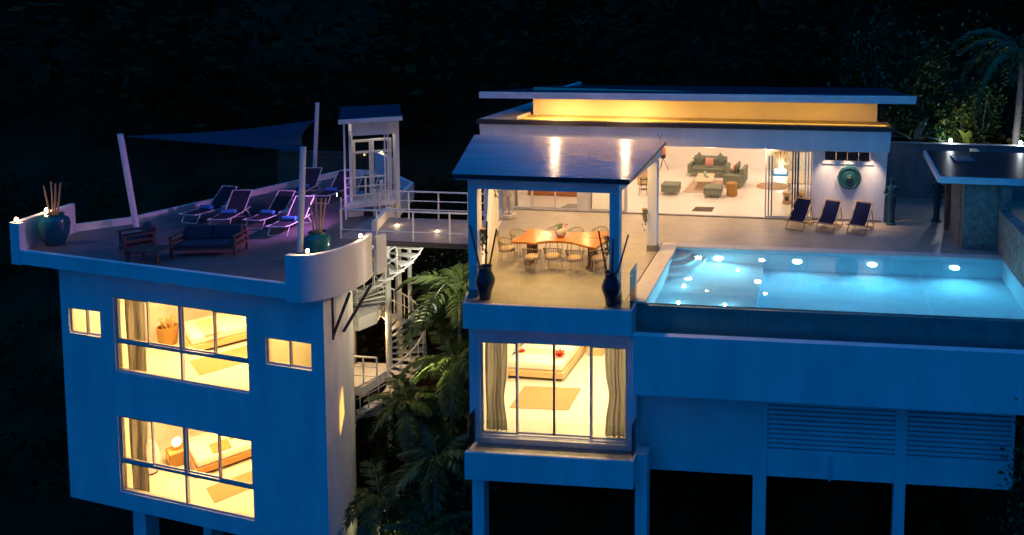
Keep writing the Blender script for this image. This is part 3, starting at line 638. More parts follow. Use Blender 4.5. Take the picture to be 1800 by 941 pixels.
spot_me = MB().lathe([(0,0),(0.045,0),(0.045,0.02),(0,0.025)], n=12).mesh('deck_spot')
for x, y, w_ in ((-3.75,5.9,'middle of the bridge'),(-5.45,6.4,'bridge end by the stair tower')):
    t = tag(link('deck_spotlight', spot_me, G_CANDLE, None, (x,y,0.006)), 'small glowing spotlight set in the deck at the '+w_, 'spotlight')
    lamp(t, 'POINT', 1.5, WARMW, (0,0,0.12), size=0.04)

tw = thing('stair_tower', 'slim white stair tower with small flat roof and glazed frames', 'tower', (-6.85,7.25,0), R(31.5))
rf = part('roof', MB().hexa([(-1.0,-0.03,3.54),(1.0,-0.03,3.58),(1.0,2.0,3.80),(-1.0,2.0,3.78)],[(-1.0,-0.03,3.60),(1.0,-0.03,3.64),(1.0,2.0,3.86),(-1.0,2.0,3.84)]), ROOFTOP, tw)
part('fascia', MB().hexa([(-1.02,-0.10,3.47),(1.02,-0.10,3.51),(1.02,-0.032,3.51),(-1.02,-0.032,3.47)],[(-1.02,-0.10,3.63),(1.02,-0.10,3.67),(1.02,-0.032,3.67),(-1.02,-0.032,3.63)]), WHITE, rf)
part('header_wall', MB().box(-0.62,0.25,2.98,0.84,0.33,3.52), WHITE, tw)
for x, y, w_ in ((-0.88,0.0,0.06),(0.40,0.02,0.05),(0.50,0.10,0.05),(0.78,0.34,0.13),(-0.75,1.4,0.10),(0.72,1.45,0.10)):
    part('post', MB().box(x,y,-9.5,x+w_,y+w_,3.5), WHITEMETAL, tw)
Pt = lambda u,d,z:(u,0.75+d,z)
sash(tw, Pt, -0.62, 0.0, 0.55, 2.75, 0.09, 0.06, WHITEMETAL, 'glazed_frame')
sash(tw, Pt, 0.0, 0.66, 0.55, 2.75, 0.08, 0.06, WHITEMETAL, 'glazed_frame', 0.07)
part('transom', MB().box(-0.62,0.69,2.25,0.66,0.745,2.33), WHITEMETAL, tw)
part('side_panel', MB().box(-0.72,0.34,0.56,-0.63,1.4,2.98), WHITE, tw)
part('landing', MB().box(-0.85,0.0,0.40,0.74,1.55,0.55), WHITE, tw)
part('lower_panel', MB().box(-0.82,0.35,-1.6,-0.30,0.45,0.40), WHITE, tw)
part('lower_panel', MB().box(0.02,0.1,-0.9,0.13,0.4,0.95), WHITE, tw)
part('lower_panel', MB().box(0.24,0.25,-0.9,0.36,0.5,1.25), WHITE, tw)
railing(tw, (-0.85,0.03,0.55), (0.42,0.03,0.55), 2, 0.95, (0.62,0.30))
# stair tower inner lamp: the frames glow from a lamp on the landing
t = thing('wall_lamp', 'cool white lamp lighting the landing of the stair tower', 'lamp', (-7.15,8.15,3.35))
part('bulb', MB().ball((0,0,0),0.05,0.05,0.05,10,6), G_WARM, t); lamp(t, 'POINT', 9, (1.0,0.86,0.66), (0,-0.15,-0.1), size=0.08)
sp = thing('spiral_staircase', 'white steel spiral staircase winding down below the foot bridge', 'staircase', (-5.5,5.85,0))
part('centre_pole', MB().tube([(0,0,-9.5),(0,0,0.0)],0.10,14), WHITEMETAL, sp, smooth=True)
RA = 1.18
def tread_mesh(ang=0.40):
    b = MB(); n = 4
    pl = [(0.09*math.cos(-0.3),0.09*math.sin(-0.3))]+[(RA*math.cos(-ang/2+ang*k/n),RA*math.sin(-ang/2+ang*k/n)) for k in range(n+1)]+[(0.09*math.cos(0.3),0.09*math.sin(0.3))]
    return b.prism(pl, -0.02, 0.02).mesh('tread')
tm = tread_mesh(); bal = MB().tube([(RA-0.03,0,-0.06),(RA-0.03,0,0.92)],0.018,6).mesh('baluster', True)
rise = 0.19; a0 = R(40); dA = R(17); pts = []; low_ = []
for k in range(34):
    z = -0.22-rise*k; a = a0-dA*k
    if 13 <= k <= 15: z = -0.22-rise*13
    link('tread', tm, WHITEMETAL, sp, (0,0,z), a)
    low_.append(((RA+0.0)*math.cos(a),(RA+0.0)*math.sin(a),z-0.05))
    if z+0.92 > -0.2: continue
    link('baluster', bal, WHITEMETAL, sp, (0,0,z), a)
    pts.append(((RA-0.03)*math.cos(a),(RA-0.03)*math.sin(a),z+0.92))
part('handrail', MB().tube(pts,0.028,6), WHITEMETAL, sp, smooth=True)
part('mid_rail', MB().tube([(x,y,z-0.42) for x,y,z in pts],0.016,6), WHITEMETAL, sp, smooth=True)
part('stringer', MB().tube(low_,0.035,4), WHITEMETAL, sp)
part('landing', MB().prism([(-1.35,-0.95),(-0.35,-1.12),(-0.12,-0.5),(-0.4,0.3),(-1.35,0.3)], -3.10, -2.66), WHITE, sp)
part('landing', MB().prism([(-1.5,-0.9),(-0.3,-1.1),(0.0,0.6),(-1.5,0.6)], -5.35, -5.05), WHITE, sp)
part('post', MB().tube([(0.45,0.6,-9.5),(0.45,0.6,-0.1)],0.07,10), WHITEMETAL, sp, smooth=True)
part('post', MB().tube([(-1.3,-0.3,-9.5),(-1.3,-0.3,-3.1)],0.09,10), WHITEMETAL, sp, smooth=True)
railing(sp, (-1.35,-0.85,-5.05), (0.1,-0.9,-5.05), 3, 0.95, (0.62,0.3))
railing(sp, (-1.33,-0.92,-2.66), (-0.40,-1.09,-2.66), 2, 0.95, (0.62,0.3))
t = thing('wall_lamp', 'bare lamp glowing beside the spiral staircase under the bridge', 'lamp', (-3.45,4.95,-0.17))
part('bulb', MB().lathe([(0.05,0.04),(0.05,0.0),(0.0,-0.01)],n=12), G_WARM, t); lamp(t, 'POINT', 48, (1.0,0.92,0.76), (0,-0.05,-0.14), size=0.06)
t = thing('wall_lamp', 'warm lamp under the landing of the spiral staircase', 'lamp', (-6.0,5.6,-3.15))
part('bulb', MB().lathe([(0.05,0.04),(0.05,0.0),(0.0,-0.01)],n=12), G_WARM, t); lamp(t, 'POINT', 22, WARM, (0.1,-0.0,-0.15), size=0.06)

# ------------------------------------------------------------------ walls, hut and statues to the right
rw = thing('garden_wall', 'weathered concrete garden wall behind the terrace topped by lamps', 'wall')
part('wall', MB().box(11.9,12.95,-1.0,24.0,13.2,2.28), CONCRETE, rw)
part('cap', MB().box(11.85,12.9,2.28,24.0,13.25,2.34), CONCRETE, rw, bevel=0.01)
rs = thing('retaining_wall', 'dim concrete retaining wall behind the far roof terrace post', 'wall')
DIMCONCRETE = mat('dim_lit_concrete', (0.075,0.065,0.035), 0.9, 0.4, 1.5)  # dim olive light on the concrete, put into a darker base colour
part('wall', MB().box(-17.5,16.6,-3.5,-13.7,16.9,0.30), DIMCONCRETE, rs)
part('cap', MB().box(-17.5,16.55,0.30,-13.65,16.95,0.36), DIMCONCRETE, rs)
for k, (x, lab) in enumerate(((14.85,'bright white lamp on the garden wall beside the house'),(17.75,'bright white lamp on the garden wall by the tall palm'))):
    t = thing('wall_lamp', lab, 'lamp', (x,13.08,2.34))
    part('base', MB().lathe([(0.04,0),(0.04,0.04),(0.03,0.05)], n=12), DARKSTEEL, t); part('bulb', MB().ball((0,0,0.12),0.075,0.075,0.075,14,8), G_COOL, t, smooth=True)
    lamp(t, 'POINT', 20, (0.85,0.93,1.0), (0,0,0.24), size=0.08)
pw = thing('boundary_wall', 'dark stacked-stone boundary wall along the far end of the pool', 'wall')
part('wall', MB().box(15.14,-0.2,-1.9,15.5,6.0,1.4), STONE, pw)
part('wall', MB().hexa([(15.16,6.0,0),(15.52,6.0,0),(15.9,12.9,0),(15.6,12.9,0)],[(15.16,6.0,2.2),(15.52,6.0,2.2),(15.9,12.9,2.2),(15.6,12.9,2.2)]), STONE, pw)
ht = thing('bar_hut', 'stone bar hut with dark flat roof and pale fascia beside the pool', 'hut')
part('stone_wall', MB().box(14.03,6.15,0.005,15.15,6.6,2.26), STONE, ht)
part('stone_wall', MB().box(14.0,6.6,0.005,14.2,8.2,2.26), STONE, ht)
part('post', MB().box(14.02,8.95,0.005,14.22,9.15,2.26), WOODPOST, ht); part('post', MB().box(13.84,8.35,0.005,14.0,8.5,2.26), WOODPOST, ht)
rf = part('roof', MB().prism([(13.22,5.96),(18.5,5.90),(18.5,10.6),(13.45,10.6)], 2.42, 2.47), ROOFTOP, ht)
part('fascia', MB().box(13.18,5.88,2.26,18.5,5.955,2.47), WHITE, rf)
part('fascia', MB().hexa([(13.12,5.96,2.26),(13.21,5.96,2.26),(13.44,10.6,2.26),(13.35,10.6,2.26)],[(13.12,5.96,2.47),(13.21,5.96,2.47),(13.44,10.6,2.47),(13.35,10.6,2.47)]), WHITE, rf)
part('underside', MB().prism([(13.24,5.97),(18.5,5.97),(18.5,10.6),(13.46,10.6)], 2.30, 2.34), WOODPOST, ht)
part('skylight', MB().box(14.2,8.6,2.472,14.9,9.7,2.49), mat('skylight_sheet', (0.20,0.21,0.26), 0.3, 0.2), rf)
st = thing('guardian_statue', 'dark teal standing figure statue between the house corner and the hut', 'statue', (13.73,9.45,0.01), R(10))
def figure(h=1.75):
    b = MB(); s = h/1.75
    prof = [(0.13,0.06,0.10),(0.12,0.30,0.09),(0.13,0.55,0.10),(0.165,0.80,0.12),(0.17,0.92,0.13),(0.125,1.10,0.10),(0.16,1.28,0.115),(0.19,1.38,0.10),(0.07,1.45,0.07),(0.055,1.50,0.06),(0.085,1.56,0.09),(0.09,1.63,0.095),(0.075,1.70,0.08),(0.05,1.76,0.05),(0.02,1.86,0.02)]
    n = 14; vs = [(rx*s*math.cos(2*math.pi*j/n), ry*s*math.sin(2*math.pi*j/n), z*s) for rx,z,ry in prof for j in range(n)]
    k = len(prof); b.add(vs, [(i*n+j,i*n+(j+1)%n,(i+1)*n+(j+1)%n,(i+1)*n+j) for i in range(k-1) for j in range(n)]+[tuple(range(n-1,-1,-1)),tuple(range((k-1)*n,k*n))])
    for sx in (-1,1): b.tube([(sx*0.19*s,0,1.36*s),(sx*0.27*s,-0.03*s,1.12*s),(sx*0.12*s,-0.17*s,1.12*s),(sx*0.02*s,-0.18*s,1.2*s)],[0.05*s,0.042*s,0.035*s,0.03*s],8)
    return b
part('body', figure(), PATINA, st, smooth=True); part('base', MB().lathe([(0.2,0),(0.2,0.05),(0.17,0.06)], n=16), PATINA, st)
dup(st, (11.98,8.80,0.01), R(-15), 'dark teal standing figure statue against the corner of the white house')
sq = thing('stone_statue', 'carved white stone figure on a rough block at the back of the pavilion', 'statue', (-2.05,7.75,0.012), R(15))
part('base', MB().prism([(-0.28,-0.2),(0.1,-0.27),(0.3,-0.05),(0.27,0.22),(-0.2,0.25)],0,0.16), WHITESTONE, sq, bevel=0.03)
b = MB()
for sx in (-1,1):
    b.tube([(sx*0.11,-0.14,0.2),(sx*0.11,-0.02,0.22),(sx*0.11,0.02,0.3),(sx*0.11,0.03,0.6),(sx*0.09,0.02,0.95)],[0.06,0.075,0.08,0.10,0.12],10)
b.lathe([(0.2,0.85),(0.21,1.0),(0.16,1.2),(0.22,1.45),(0.2,1.6),(0.07,1.66),(0.07,1.72),(0.12,1.8),(0.12,1.92),(0.06,2.05),(0.02,2.1)],(0,0.03,0),14,1.0,0.7)
for sx in (-1,1): b.tube([(sx*0.22,0.03,1.55),(sx*0.29,0.0,1.25),(sx*0.2,-0.12,1.05)],[0.06,0.05,0.04],8)
part('body', b, WHITESTONE, sq, smooth=True)
gg = thing('wall_gong', 'round dark teal gong hanging on the white wall under the ribbon window', 'gong', (10.42,8.90,1.66))
part('disc', MB().lathe([(0.02,-0.10),(0.10,-0.10),(0.13,-0.04),(0.34,-0.02),(0.36,-0.06),(0.42,-0.05),(0.44,0.0),(0.44,0.05),(0.0,0.05)], n=40), PATINA, gg, smooth=True, rot=(R(90),0,0)).rotation_euler = (R(-90),0,0)
part('boss', MB().ball((0,-0.11,0),0.07,0.05,0.07,14,8), mat('bronze_boss', (0.10,0.12,0.09), 0.35, 0.3, 8, metal=0.6), gg, smooth=True)

# ------------------------------------------------------------------ dining table and chairs
outline = [(0.13,2.78),(0.16,3.25),(0.22,3.72),(0.12,4.05),(0.28,4.18),(0.56,4.10),(0.84,3.96),(1.13,3.96),(1.53,3.90),(1.86,3.96),(2.18,4.06),(2.60,4.22),(2.74,3.95),(2.65,3.50),(2.25,3.50),(2.66,3.42),(2.90,3.40),(2.83,2.90),(2.77,2.55),(2.49,2.64),(2.18,2.83),(1.91,2.98),(1.61,3.04),(1.2,3.00),(0.98,2.90),(0.84,2.76),(0.53,2.82)]
cx_, cy_ = 1.5, 3.4
dt = thing('dining_table', 'long live-edge honey wood slab dining table in the pavilion', 'table', (cx_,cy_,0.012))
part('table_top', MB().prism([(x-cx_,y-cy_) for x,y in outline], 0.69, 0.76), SLABWOOD, dt, bevel=0.015)
for x, y in ((-0.95,0.0),(0.95,-0.1)):
    lg = part('leg', MB().box(x-0.07,y-0.28,0.03,x+0.07,y-0.16,0.69).box(x-0.07,y+0.16,0.03,x+0.07,y+0.28,0.69), WOODPOST, dt, bevel=0.01)
    part('foot', MB().box(x-0.09,y-0.42,0.0,x+0.09,y+0.42,0.05), WOODPOST, lg, bevel=0.01)
def dining_chair():
    t = thing('dining_chair', 'x', 'chair')
    part('seat', MB().lathe([(0.20,0.42),(0.225,0.43),(0.225,0.465),(0.20,0.485),(0.1,0.49)], n=22), BEIGECUSH, t, smooth=True)
    b = MB(); arc = [R(200-220*k/18) for k in range(19)]
    rim = [(0.27*math.cos(a),0.26*math.sin(a),0.66+0.10*max(0,math.sin(a))) for a in arc]
    b.tube(rim, 0.014, 6)
    for k, a in enumerate(arc):
        if k % 1 == 0: b.tube([(0.215*math.cos(a),0.215*math.sin(a),0.44), rim[k]], 0.007, 4)
    part('backrest', b, RATTAN, t)
    b = MB().lathe([(0.215,0.40),(0.235,0.40),(0.235,0.425),(0.215,0.425)], n=22); part('seat_ring', b, RATTAN, t)
    for sx in (-1,1):
        for sy in (-1,1):
            part('leg', MB().tube([(sx*0.17,sy*0.17,0.41),(sx*0.215,sy*0.22,0.0)], [0.014,0.011], 6), PALE, t)
    return t
dc = dining_chair()
seats = [((0.90,2.45),180,'front side of the slab table, nearest the swept wall'),((1.47,2.60),180,'front side of the slab table, in the middle'),((2.16,2.50),180,'front side of the slab table, second from the pool end'),
         ((2.85,2.62),205,'front corner of the slab table by the tall vase'),((-0.12,3.10),100,'end of the slab table nearest the swept wall, front one'),((-0.08,3.90),75,'end of the slab table nearest the swept wall, back one'),
         ((0.92,4.25),0,'back side of the slab table, left of the flower vase'),((1.62,4.22),0,'back side of the slab table, right of the flower vase'),((2.36,4.40),0,'back side of the slab table, nearest the pool'),((3.05,3.25),-80,'pool end of the slab table, behind the front post')]
for k, ((x,y),rz,w_) in enumerate(seats):
    lab = 'woven dining chair at the '+w_
    if k == 0: dc.location = (x,y,0.012); dc.rotation_euler = (0,0,R(rz)); dc['label'] = lab
    else: dup(dc, (x,y,0.012), R(rz), lab)
    
for o in list(COL.objects):
    if o.name.startswith('dining_chair'): o['group'] = 'dining chairs round the slab table'
fv = thing('flower_vase', 'white ribbed round vase of pink orchids on the dining table', 'vase', (1.42,3.45,0.773))
part('vase_body', MB().lathe([(0.08,0),(0.14,0.05),(0.17,0.13),(0.155,0.21),(0.10,0.26),(0.085,0.27),(0.07,0.26),(0.06,0.2)], n=26), WHITESTONE, fv, smooth=True)
def leaf_mesh(l, w, bend=0.3, seg=5):
    b = MB(); vs = []
    for i in range(seg+1):
        t = i/seg; ww = w*math.sin(math.pi*min(0.98, 0.06+t*0.94))**0.8
        x = l*t; z = l*0.5*t-bend*l*t*t
        vs += [(x,-ww/2,z+0.02*l),(x,0,z),(x,ww/2,z+0.02*l)]
    fs = []
    for i in range(seg):
        o = i*3; fs += [(o,o+3,o+4,o+1),(o+1,o+4,o+5,o+2)]
    return b.add(vs, fs).mesh('leaf', True)
oleaf = leaf_mesh(0.22,0.10,0.4); pet = leaf_mesh(0.06,0.05,0.2,3)
for k in range(6): link('leaf', oleaf, PLANTGREEN, fv, (0,0,0.26), (0, R(-20), R(95+k*28)))
for k in range(16): link('petal', pet, PINK, fv, (0.05+random.uniform(-0.02,0.16),random.uniform(-0.08,0.06),0.33+random.uniform(-0.04,0.06)), (random.uniform(-1,1),random.uniform(-1,1),random.uniform(0,6)))
def tall_vase(loc, lab, sticks, sm_):
    t = thing('floor_vase', lab, 'vase', loc)
    part('vase_body', MB().lathe([(0.13,0),(0.15,0.03),(0.17,0.2),(0.245,0.42),(0.25,0.52),(0.20,0.66),(0.165,0.74),(0.17,0.86),(0.185,0.88),(0.16,0.88),(0.14,0.8)], n=28), NAVYGLAZE, t, smooth=True)
    for (dx,dy,h) in sticks: part('bamboo_pole', MB().tube([(dx*0.15,dy*0.15,0.5),(dx,dy,h)],[0.026,0.022],8), sm_, t)
    return t
tall_vase((0.44,0.36,0.012), 'tall dark teal vase of bamboo poles beside the left front post', ((-0.42,0.05,1.95),(0.02,0.1,2.05),(0.33,-0.02,1.9)), DARKBAMBOO)
tall_vase((3.83,0.33,0.012), 'tall dark teal vase of bamboo poles beside the right front post', ((-0.34,0.0,1.95),(-0.26,-0.1,1.7),(0.03,0.05,1.75),(0.42,0.1,1.85)), DARKBAMBOO)
def hanging_plant(loc, lab):
    t = thing('hanging_planter', lab, 'planter', loc)
    part('bracket', MB().box(-0.09,-0.012,-0.02,0.09,0.012,0.0), DARKSTEEL, t)
    part('pot', MB().lathe([(0.04,-0.06),(0.07,0.0),(0.075,0.05),(0.06,0.05)], n=14), WICKER, t, smooth=True)
    b = MB()
    for k in range(70):
        a = random.uniform(0,6.28); r = random.uniform(0.02,0.10); z = -abs(random.gauss(0,0.22)); s = random.uniform(0.025,0.05)
        x, y = r*math.cos(a), r*math.sin(a); q = random.uniform(0,6.28)
        b.add([(x,y,z),(x+s*math.cos(q),y+s*math.sin(q),z-0.02),(x+s*0.3,y+s*0.2,z-0.09),(x-s*0.5*math.cos(q),y-s*0.4*math.sin(q),z-0.05)],[(0,1,2,3)])
    part('foliage', b, YELLOWGREEN, t)
hanging_plant((0.27,0.66,1.75), 'trailing green plant hanging on the left front post')
hanging_plant((3.66,0.66,1.70), 'trailing green plant hanging on the right front post')
hanging_plant((-1.42,5.30,2.0), 'trailing green plant high on the back post of the pavilion')
hanging_plant((3.72,4.68,1.35), 'trailing green plant on the pavilion post nearest the pool')

an = thing('roof_antenna', 'tiny forked antenna on the far edge of the pavilion roof', 'antenna', (3.95,5.9,3.375))
part('mast', MB().tube([(0,0,0),(0,0,0.10)],0.012,6), DARKSTEEL, an)
for sx in (-1,1): part('rod', MB().tube([(0,0,0.09),(sx*0.09,0,0.24)],0.008,5), DARKSTEEL, an)
# ------------------------------------------------------------------ deck chairs on the terrace
def deck_chair():
    t = thing('deck_chair', 'x', 'deck chair')
    # local: foot end toward -y, head toward +y
    A_ = lambda s: [(s*0.30,-0.50,0.02),(s*0.30,0.42,0.86)]
    for s in (-1,1):
        part('long_rail', MB().tube(A_(s),0.020,6), TEAK, t)
        part('prop_leg', MB().tube([(s*0.27,-0.62,0.34),(s*0.27,0.42,0.02)],0.018,6), TEAK, t)
        part('prop_leg', MB().tube([(s*0.32,0.22,0.68),(s*0.32,0.52,0.02)],0.018,6), TEAK, t)
    for y, z in ((-0.50,0.03),(0.42,0.86),(-0.62,0.34),(0.42,0.03),(0.52,0.04)): part('cross_bar', MB().tube([(-0.31,y,z),(0.31,y,z)],0.020,6), TEAK, t)
    b = MB(); n = 10
    for i in range(n+1):
        u = i/n; y = -0.60+1.0*u; z = 0.34+0.50*u-0.26*math.sin(math.pi*u)*(1-0.5*u)
        b.v += [(-0.255,y,z),(0.255,y,z),(-0.255,y,z-0.008),(0.255,y,z-0.008)]
    for i in range(n):
        o = i*4; b.f += [(o,o+1,o+5,o+4),(o+2,o+6,o+7,o+3),(o,o+4,o+6,o+2),(o+1,o+3,o+7,o+5)]
    part('sling', b, NAVYCLOTH, t, smooth=True)
    return t
ch = deck_chair(); ch.scale = (1.08,1.08,1.08); ch['group'] = 'deck chairs by the pool'
for k, (x,y,lab) in enumerate(((8.62,8.05,'navy canvas deck chair nearest the glass doors'),(9.68,7.92,'navy canvas deck chair in the middle of the three'),(10.78,7.84,'navy canvas deck chair nearest the house corner'))):
    if k == 0: ch.location = (x,y,0.012); ch.rotation_euler = (0,0,R(-20)); ch['label'] = lab
    else: dup(ch, (x,y,0.012), R(-20), lab)

# ------------------------------------------------------------------ living room
def sofa(name, lab, loc, rz, w, d=0.85):
    t = thing(name, lab, 'sofa', loc, rz); h = w/2
    part('base', MB().box(-h+0.16,-d/2,0.14,h-0.16,d/2,0.30), SOFACLOTH, t, bevel=0.02)
    part('seat_cushion', MB().box(-h+0.165,-d/2-0.02,0.30,h-0.165,d/2-0.2,0.44), SOFACLOTH, t, bevel=0.05)
    part('backrest', MB().hexa([(-h+0.165,d/2-0.22,0.30),(h-0.165,d/2-0.22,0.30),(h-0.165,d/2,0.14),(-h+0.165,d/2,0.14)],[(-h+0.165,d/2-0.12,0.86),(h-0.165,d/2-0.12,0.86),(h-0.165,d/2+0.05,0.86),(-h+0.165,d/2+0.05,0.86)]), SOFACLOTH, t, bevel=0.04)
    for s in (-1,1):
        x0, x1 = sorted((s*h, s*(h-0.16)))
        part('arm', MB().box(x0,-d/2,0.14,x1,d/2,0.58), SOFACLOTH, t, bevel=0.03)
        for sy in (-1,1): part('leg', MB().tube([(s*(h-0.1),sy*(d/2-0.1),0.15),(s*(h-0.1),sy*(d/2-0.1),0.0)],[0.025,0.018],8), PALE, t)
    return t
Z0 = 0.032
sofa('sofa', 'grey-green two-seat sofa against the back wall of the living room', (4.28,15.75,Z0), R(-3), 1.9)
sofa('armchair', 'grey-green loveseat seen from the side next to the coffee table', (5.70,14.0,Z0), R(-96), 1.35)
def cushion(loc, rot, m, lab, s=0.46):
    b = MB(); n = 8; vs = []
    for sgn in (1,-1):
        for i in range(n+1):
            for j in range(n+1):
                u, v = i/n*2-1, j/n*2-1; th = 0.09*(max(0,1-u*u)*max(0,1-v*v))**0.45
                k = 1-0.10*(1-abs(v)**2)*abs(u)**3; k2 = 1-0.10*(1-abs(u)**2)*abs(v)**3
                vs.append((u*s/2*k, sgn*th, v*s/2*k2))
    N_ = (n+1)**2
    fs = []
    for i in range(n):
        for j in range(n):
            a = i*(n+1)+j; fs += [(a,a+1,a+n+2,a+n+1),(N_+a,N_+a+n+1,N_+a+n+2,N_+a+1)]
    o = part('cushion', b.add(vs,fs), m, None, smooth=True, loc=loc, rot=rot); tag(o, lab, 'cushion')
cushion((3.82,15.66,0.84), (R(-20),R(45),0), CUSHGREY, 'grey cushion on its corner at the left of the sofa', 0.46)
cushion((4.82,15.60,0.84), (R(-20),R(45),0), CUSHGREY, 'grey cushion on its corner at the right of the sofa', 0.46)
cushion((4.32,15.52,0.72), (R(-20),0,0), PATTERN, 'pink printed square cushion in the middle of the sofa', 0.42)
cushion((5.78,14.25,0.80), (R(-18),R(30),R(-96)), CUSHGREY, 'grey cushion leaning on the loveseat back', 0.46)
cushion((5.62,14.50,0.72), (R(-18),0,R(-96)), PATTERN, 'pink printed cushion tucked on the loveseat', 0.38)
def ottoman(loc, lab):
    t = thing('ottoman', lab, 'ottoman', loc, group='grey ottomans')
    part('base', MB().box(-0.36,-0.36,0.12,0.36,0.36,0.34), SOFACLOTH, t, bevel=0.02)
    part('top_cushion', MB().box(-0.37,-0.37,0.34,0.37,0.37,0.44), SOFACLOTH, t, bevel=0.035)
    for sx in (-1,1):
        for sy in (-1,1): part('leg', MB().tube([(sx*0.3,sy*0.3,0.13),(sx*0.3,sy*0.3,0)],[0.022,0.015],8), PALE, t)
ottoman((3.17,12.12,Z0), 'square grey ottoman standing alone near the open doorway')
ottoman((4.98,11.9,Z0), 'square grey ottoman beside the wicker basket')
ct = thing('coffee_table', 'pale coffee table between the sofa and ottomans', 'table', (4.40,13.55,Z0), R(3))
part('table_top', MB().box(-0.38,-0.8,0.37,0.38,0.8,0.42), PALE, ct, bevel=0.01); part('pedestal', MB().box(-0.25,-0.55,0.0,0.25,0.55,0.37), PALE, ct)
gl = thing('glass_jar', 'clear green glass jar on the coffee table', 'jar', (4.38,13.7,Z0+0.421))
part('jar_body', MB().lathe([(0.05,0),(0.07,0.02),(0.07,0.16),(0.055,0.2),(0.05,0.2)], n=18), mat('green_glass', (0.35,0.55,0.42), 0.1, 0.05), gl, smooth=True); part('lid', MB().lathe([(0.05,0.2),(0.05,0.22),(0.0,0.225)], n=18), PALE, gl)
bo = thing('small_bowl', 'small dark bowl on the coffee table', 'bowl', (4.52,13.45,Z0+0.421)); part('bowl', MB().lathe([(0.03,0),(0.06,0.03),(0.055,0.035),(0.025,0.01)], n=16), BLACK, bo, smooth=True)
def flat(name, lab, cat, poly, z, m, t=0.012): return tag(part(name, MB().prism(poly, z, z+t), m), lab, cat)
flat('rug', 'pale patterned rug under the coffee table', 'rug', [(3.62,12.4),(5.2,12.3),(5.1,14.9),(3.7,14.9)], Z0, mat('beige_zigzag_rug', (0.52,0.40,0.30), 0.95, 0.35, 12))
flat('round_rug', 'round orange-tan rug by the glass door', 'rug', [(7.35+0.72*math.cos(a*0.2618),14.05+0.72*math.sin(a*0.2618)) for a in range(24)], Z0, RUG)
flat('door_mat', 'brown woven door mat inside the living room doorway', 'mat', [(4.46,9.5),(5.25,9.52),(5.26,10.15),(4.53,10.13)], Z0, GREYMAT)
flat('floor_mat', 'grey mat behind the pavilion sliding doors', 'mat', [(-0.6,9.3),(0.15,9.35),(0.15,9.9),(-0.5,9.9)], Z0, mat('grey_mat', (0.30,0.29,0.27), 0.95, 0.2))
bk = thing('wicker_basket', 'tall golden wicker basket with lid beside the loveseat', 'basket', (5.74,12.1,Z0))
b = MB().lathe([(0.21,0),(0.225,0.1),(0.23,0.45),(0.225,0.5)], n=26)
for z in (0.05,0.12,0.19,0.26,0.33,0.40,0.47): b.lathe([(0.228,z-0.015),(0.238,z),(0.228,z+0.015)], n=26)
part('basket_body', b, WICKER, bk); part('lid', MB().lathe([(0.235,0.50),(0.24,0.54),(0.15,0.58),(0.03,0.60),(0.02,0.63)], n=26), WICKER, bk, smooth=True)
sc = thing('driftwood_sculpture', 'tall lit driftwood sculpture on a blue plinth behind the glass door', 'sculpture', (7.6,16.4,Z0))
part('plinth', MB().box(-0.42,-0.3,0,0.42,0.3,0.10), BLUELIT, sc, bevel=0.01)
b = MB()
for k in range(9):
    a = k*0.7; b.tube([(0.22*math.cos(a),0.12*math.sin(a),0.1),(0.10*math.cos(a+0.4),0.08*math.sin(a),0.5),(0.24*math.cos(a+0.8),0.12*math.sin(a+0.6),1.0),(0.34*math.cos(a+1.0),0.12*math.sin(a+0.6),1.5),(0.3*math.cos(a+1.3),0.1,1.9)],[0.05,0.06,0.07,0.06,0.03],6)
part('branches', b, BEDWOOD, sc, smooth=True)
part('ring', MB().tube([(0.3+0.16*math.cos(t_*0.3),-0.1,0.75+0.2*math.sin(t_*0.3)) for t_ in range(22)],0.04,8), BEDWOOD, sc, smooth=True)
b = MB()
for k in range(5): b.ball((-0.22+0.11*k,-0.16,0.2),0.06,0.05,0.11,10,6)
part('glass_shade', b, mat('white_lamp_glass', (0.85,0.88,0.92), 0.3, 0, emit=(0.9,0.95,1.0), estr=2.0), sc, smooth=True); lamp(sc, 'POINT', 6, (0.9,0.95,1.0), (0,-0.35,0.5), size=0.08)
tb = thing('side_dining_table', 'pale table seen through the glass door behind the deck chair', 'table', (8.65,12.6,Z0))
part('table_top', MB().box(-0.6,-1.05,0.70,0.6,1.05,0.75), PALE, tb, bevel=0.01)
for sx in (-1,1):
    for sy in (-1,1): part('leg', MB().box(sx*0.52-0.04,sy*0.95-0.04,0,sx*0.52+0.04,sy*0.95+0.04,0.70), PALE, tb)
for x, y, lab in ((8.06,11.15,'carved wooden drum stool in front of the indoor table'),(8.62,11.35,'carved wooden drum stool beside the indoor table leg')):
    t = thing('drum_stool', lab, 'stool', (x,y,Z0)); part('stool_body', MB().lathe([(0.17,0),(0.18,0.04),(0.14,0.2),(0.15,0.3),(0.18,0.42),(0.18,0.46),(0.05,0.465)], n=20), TEAK, t, smooth=True)
    part('inset', MB().box(-0.07,-0.19,0.16,0.07,-0.10,0.30), BLACK, t)
pdn = thing('pendant_lamp', 'copper pendant lamp hanging above the indoor table', 'pendant lamp', (8.7,13.2,2.05))
part('shade', MB().lathe([(0.26,0),(0.24,0.06),(0.1,0.16),(0.03,0.18)], n=22), mat('copper', (0.55,0.25,0.12), 0.3, 0.1, metal=0.7), pdn, smooth=True); part('cord', MB().tube([(0,0,0.18),(0,0,0.92)],0.008,5), BLACK, pdn); part('bulb', MB().ball((0,0,0.04),0.06,0.06,0.06,10,6), G_WARM, pdn)
cs = thing('console_cabinet', 'pale console cabinet at the left side of the living room', 'cabinet', (1.78,13.6,Z0))
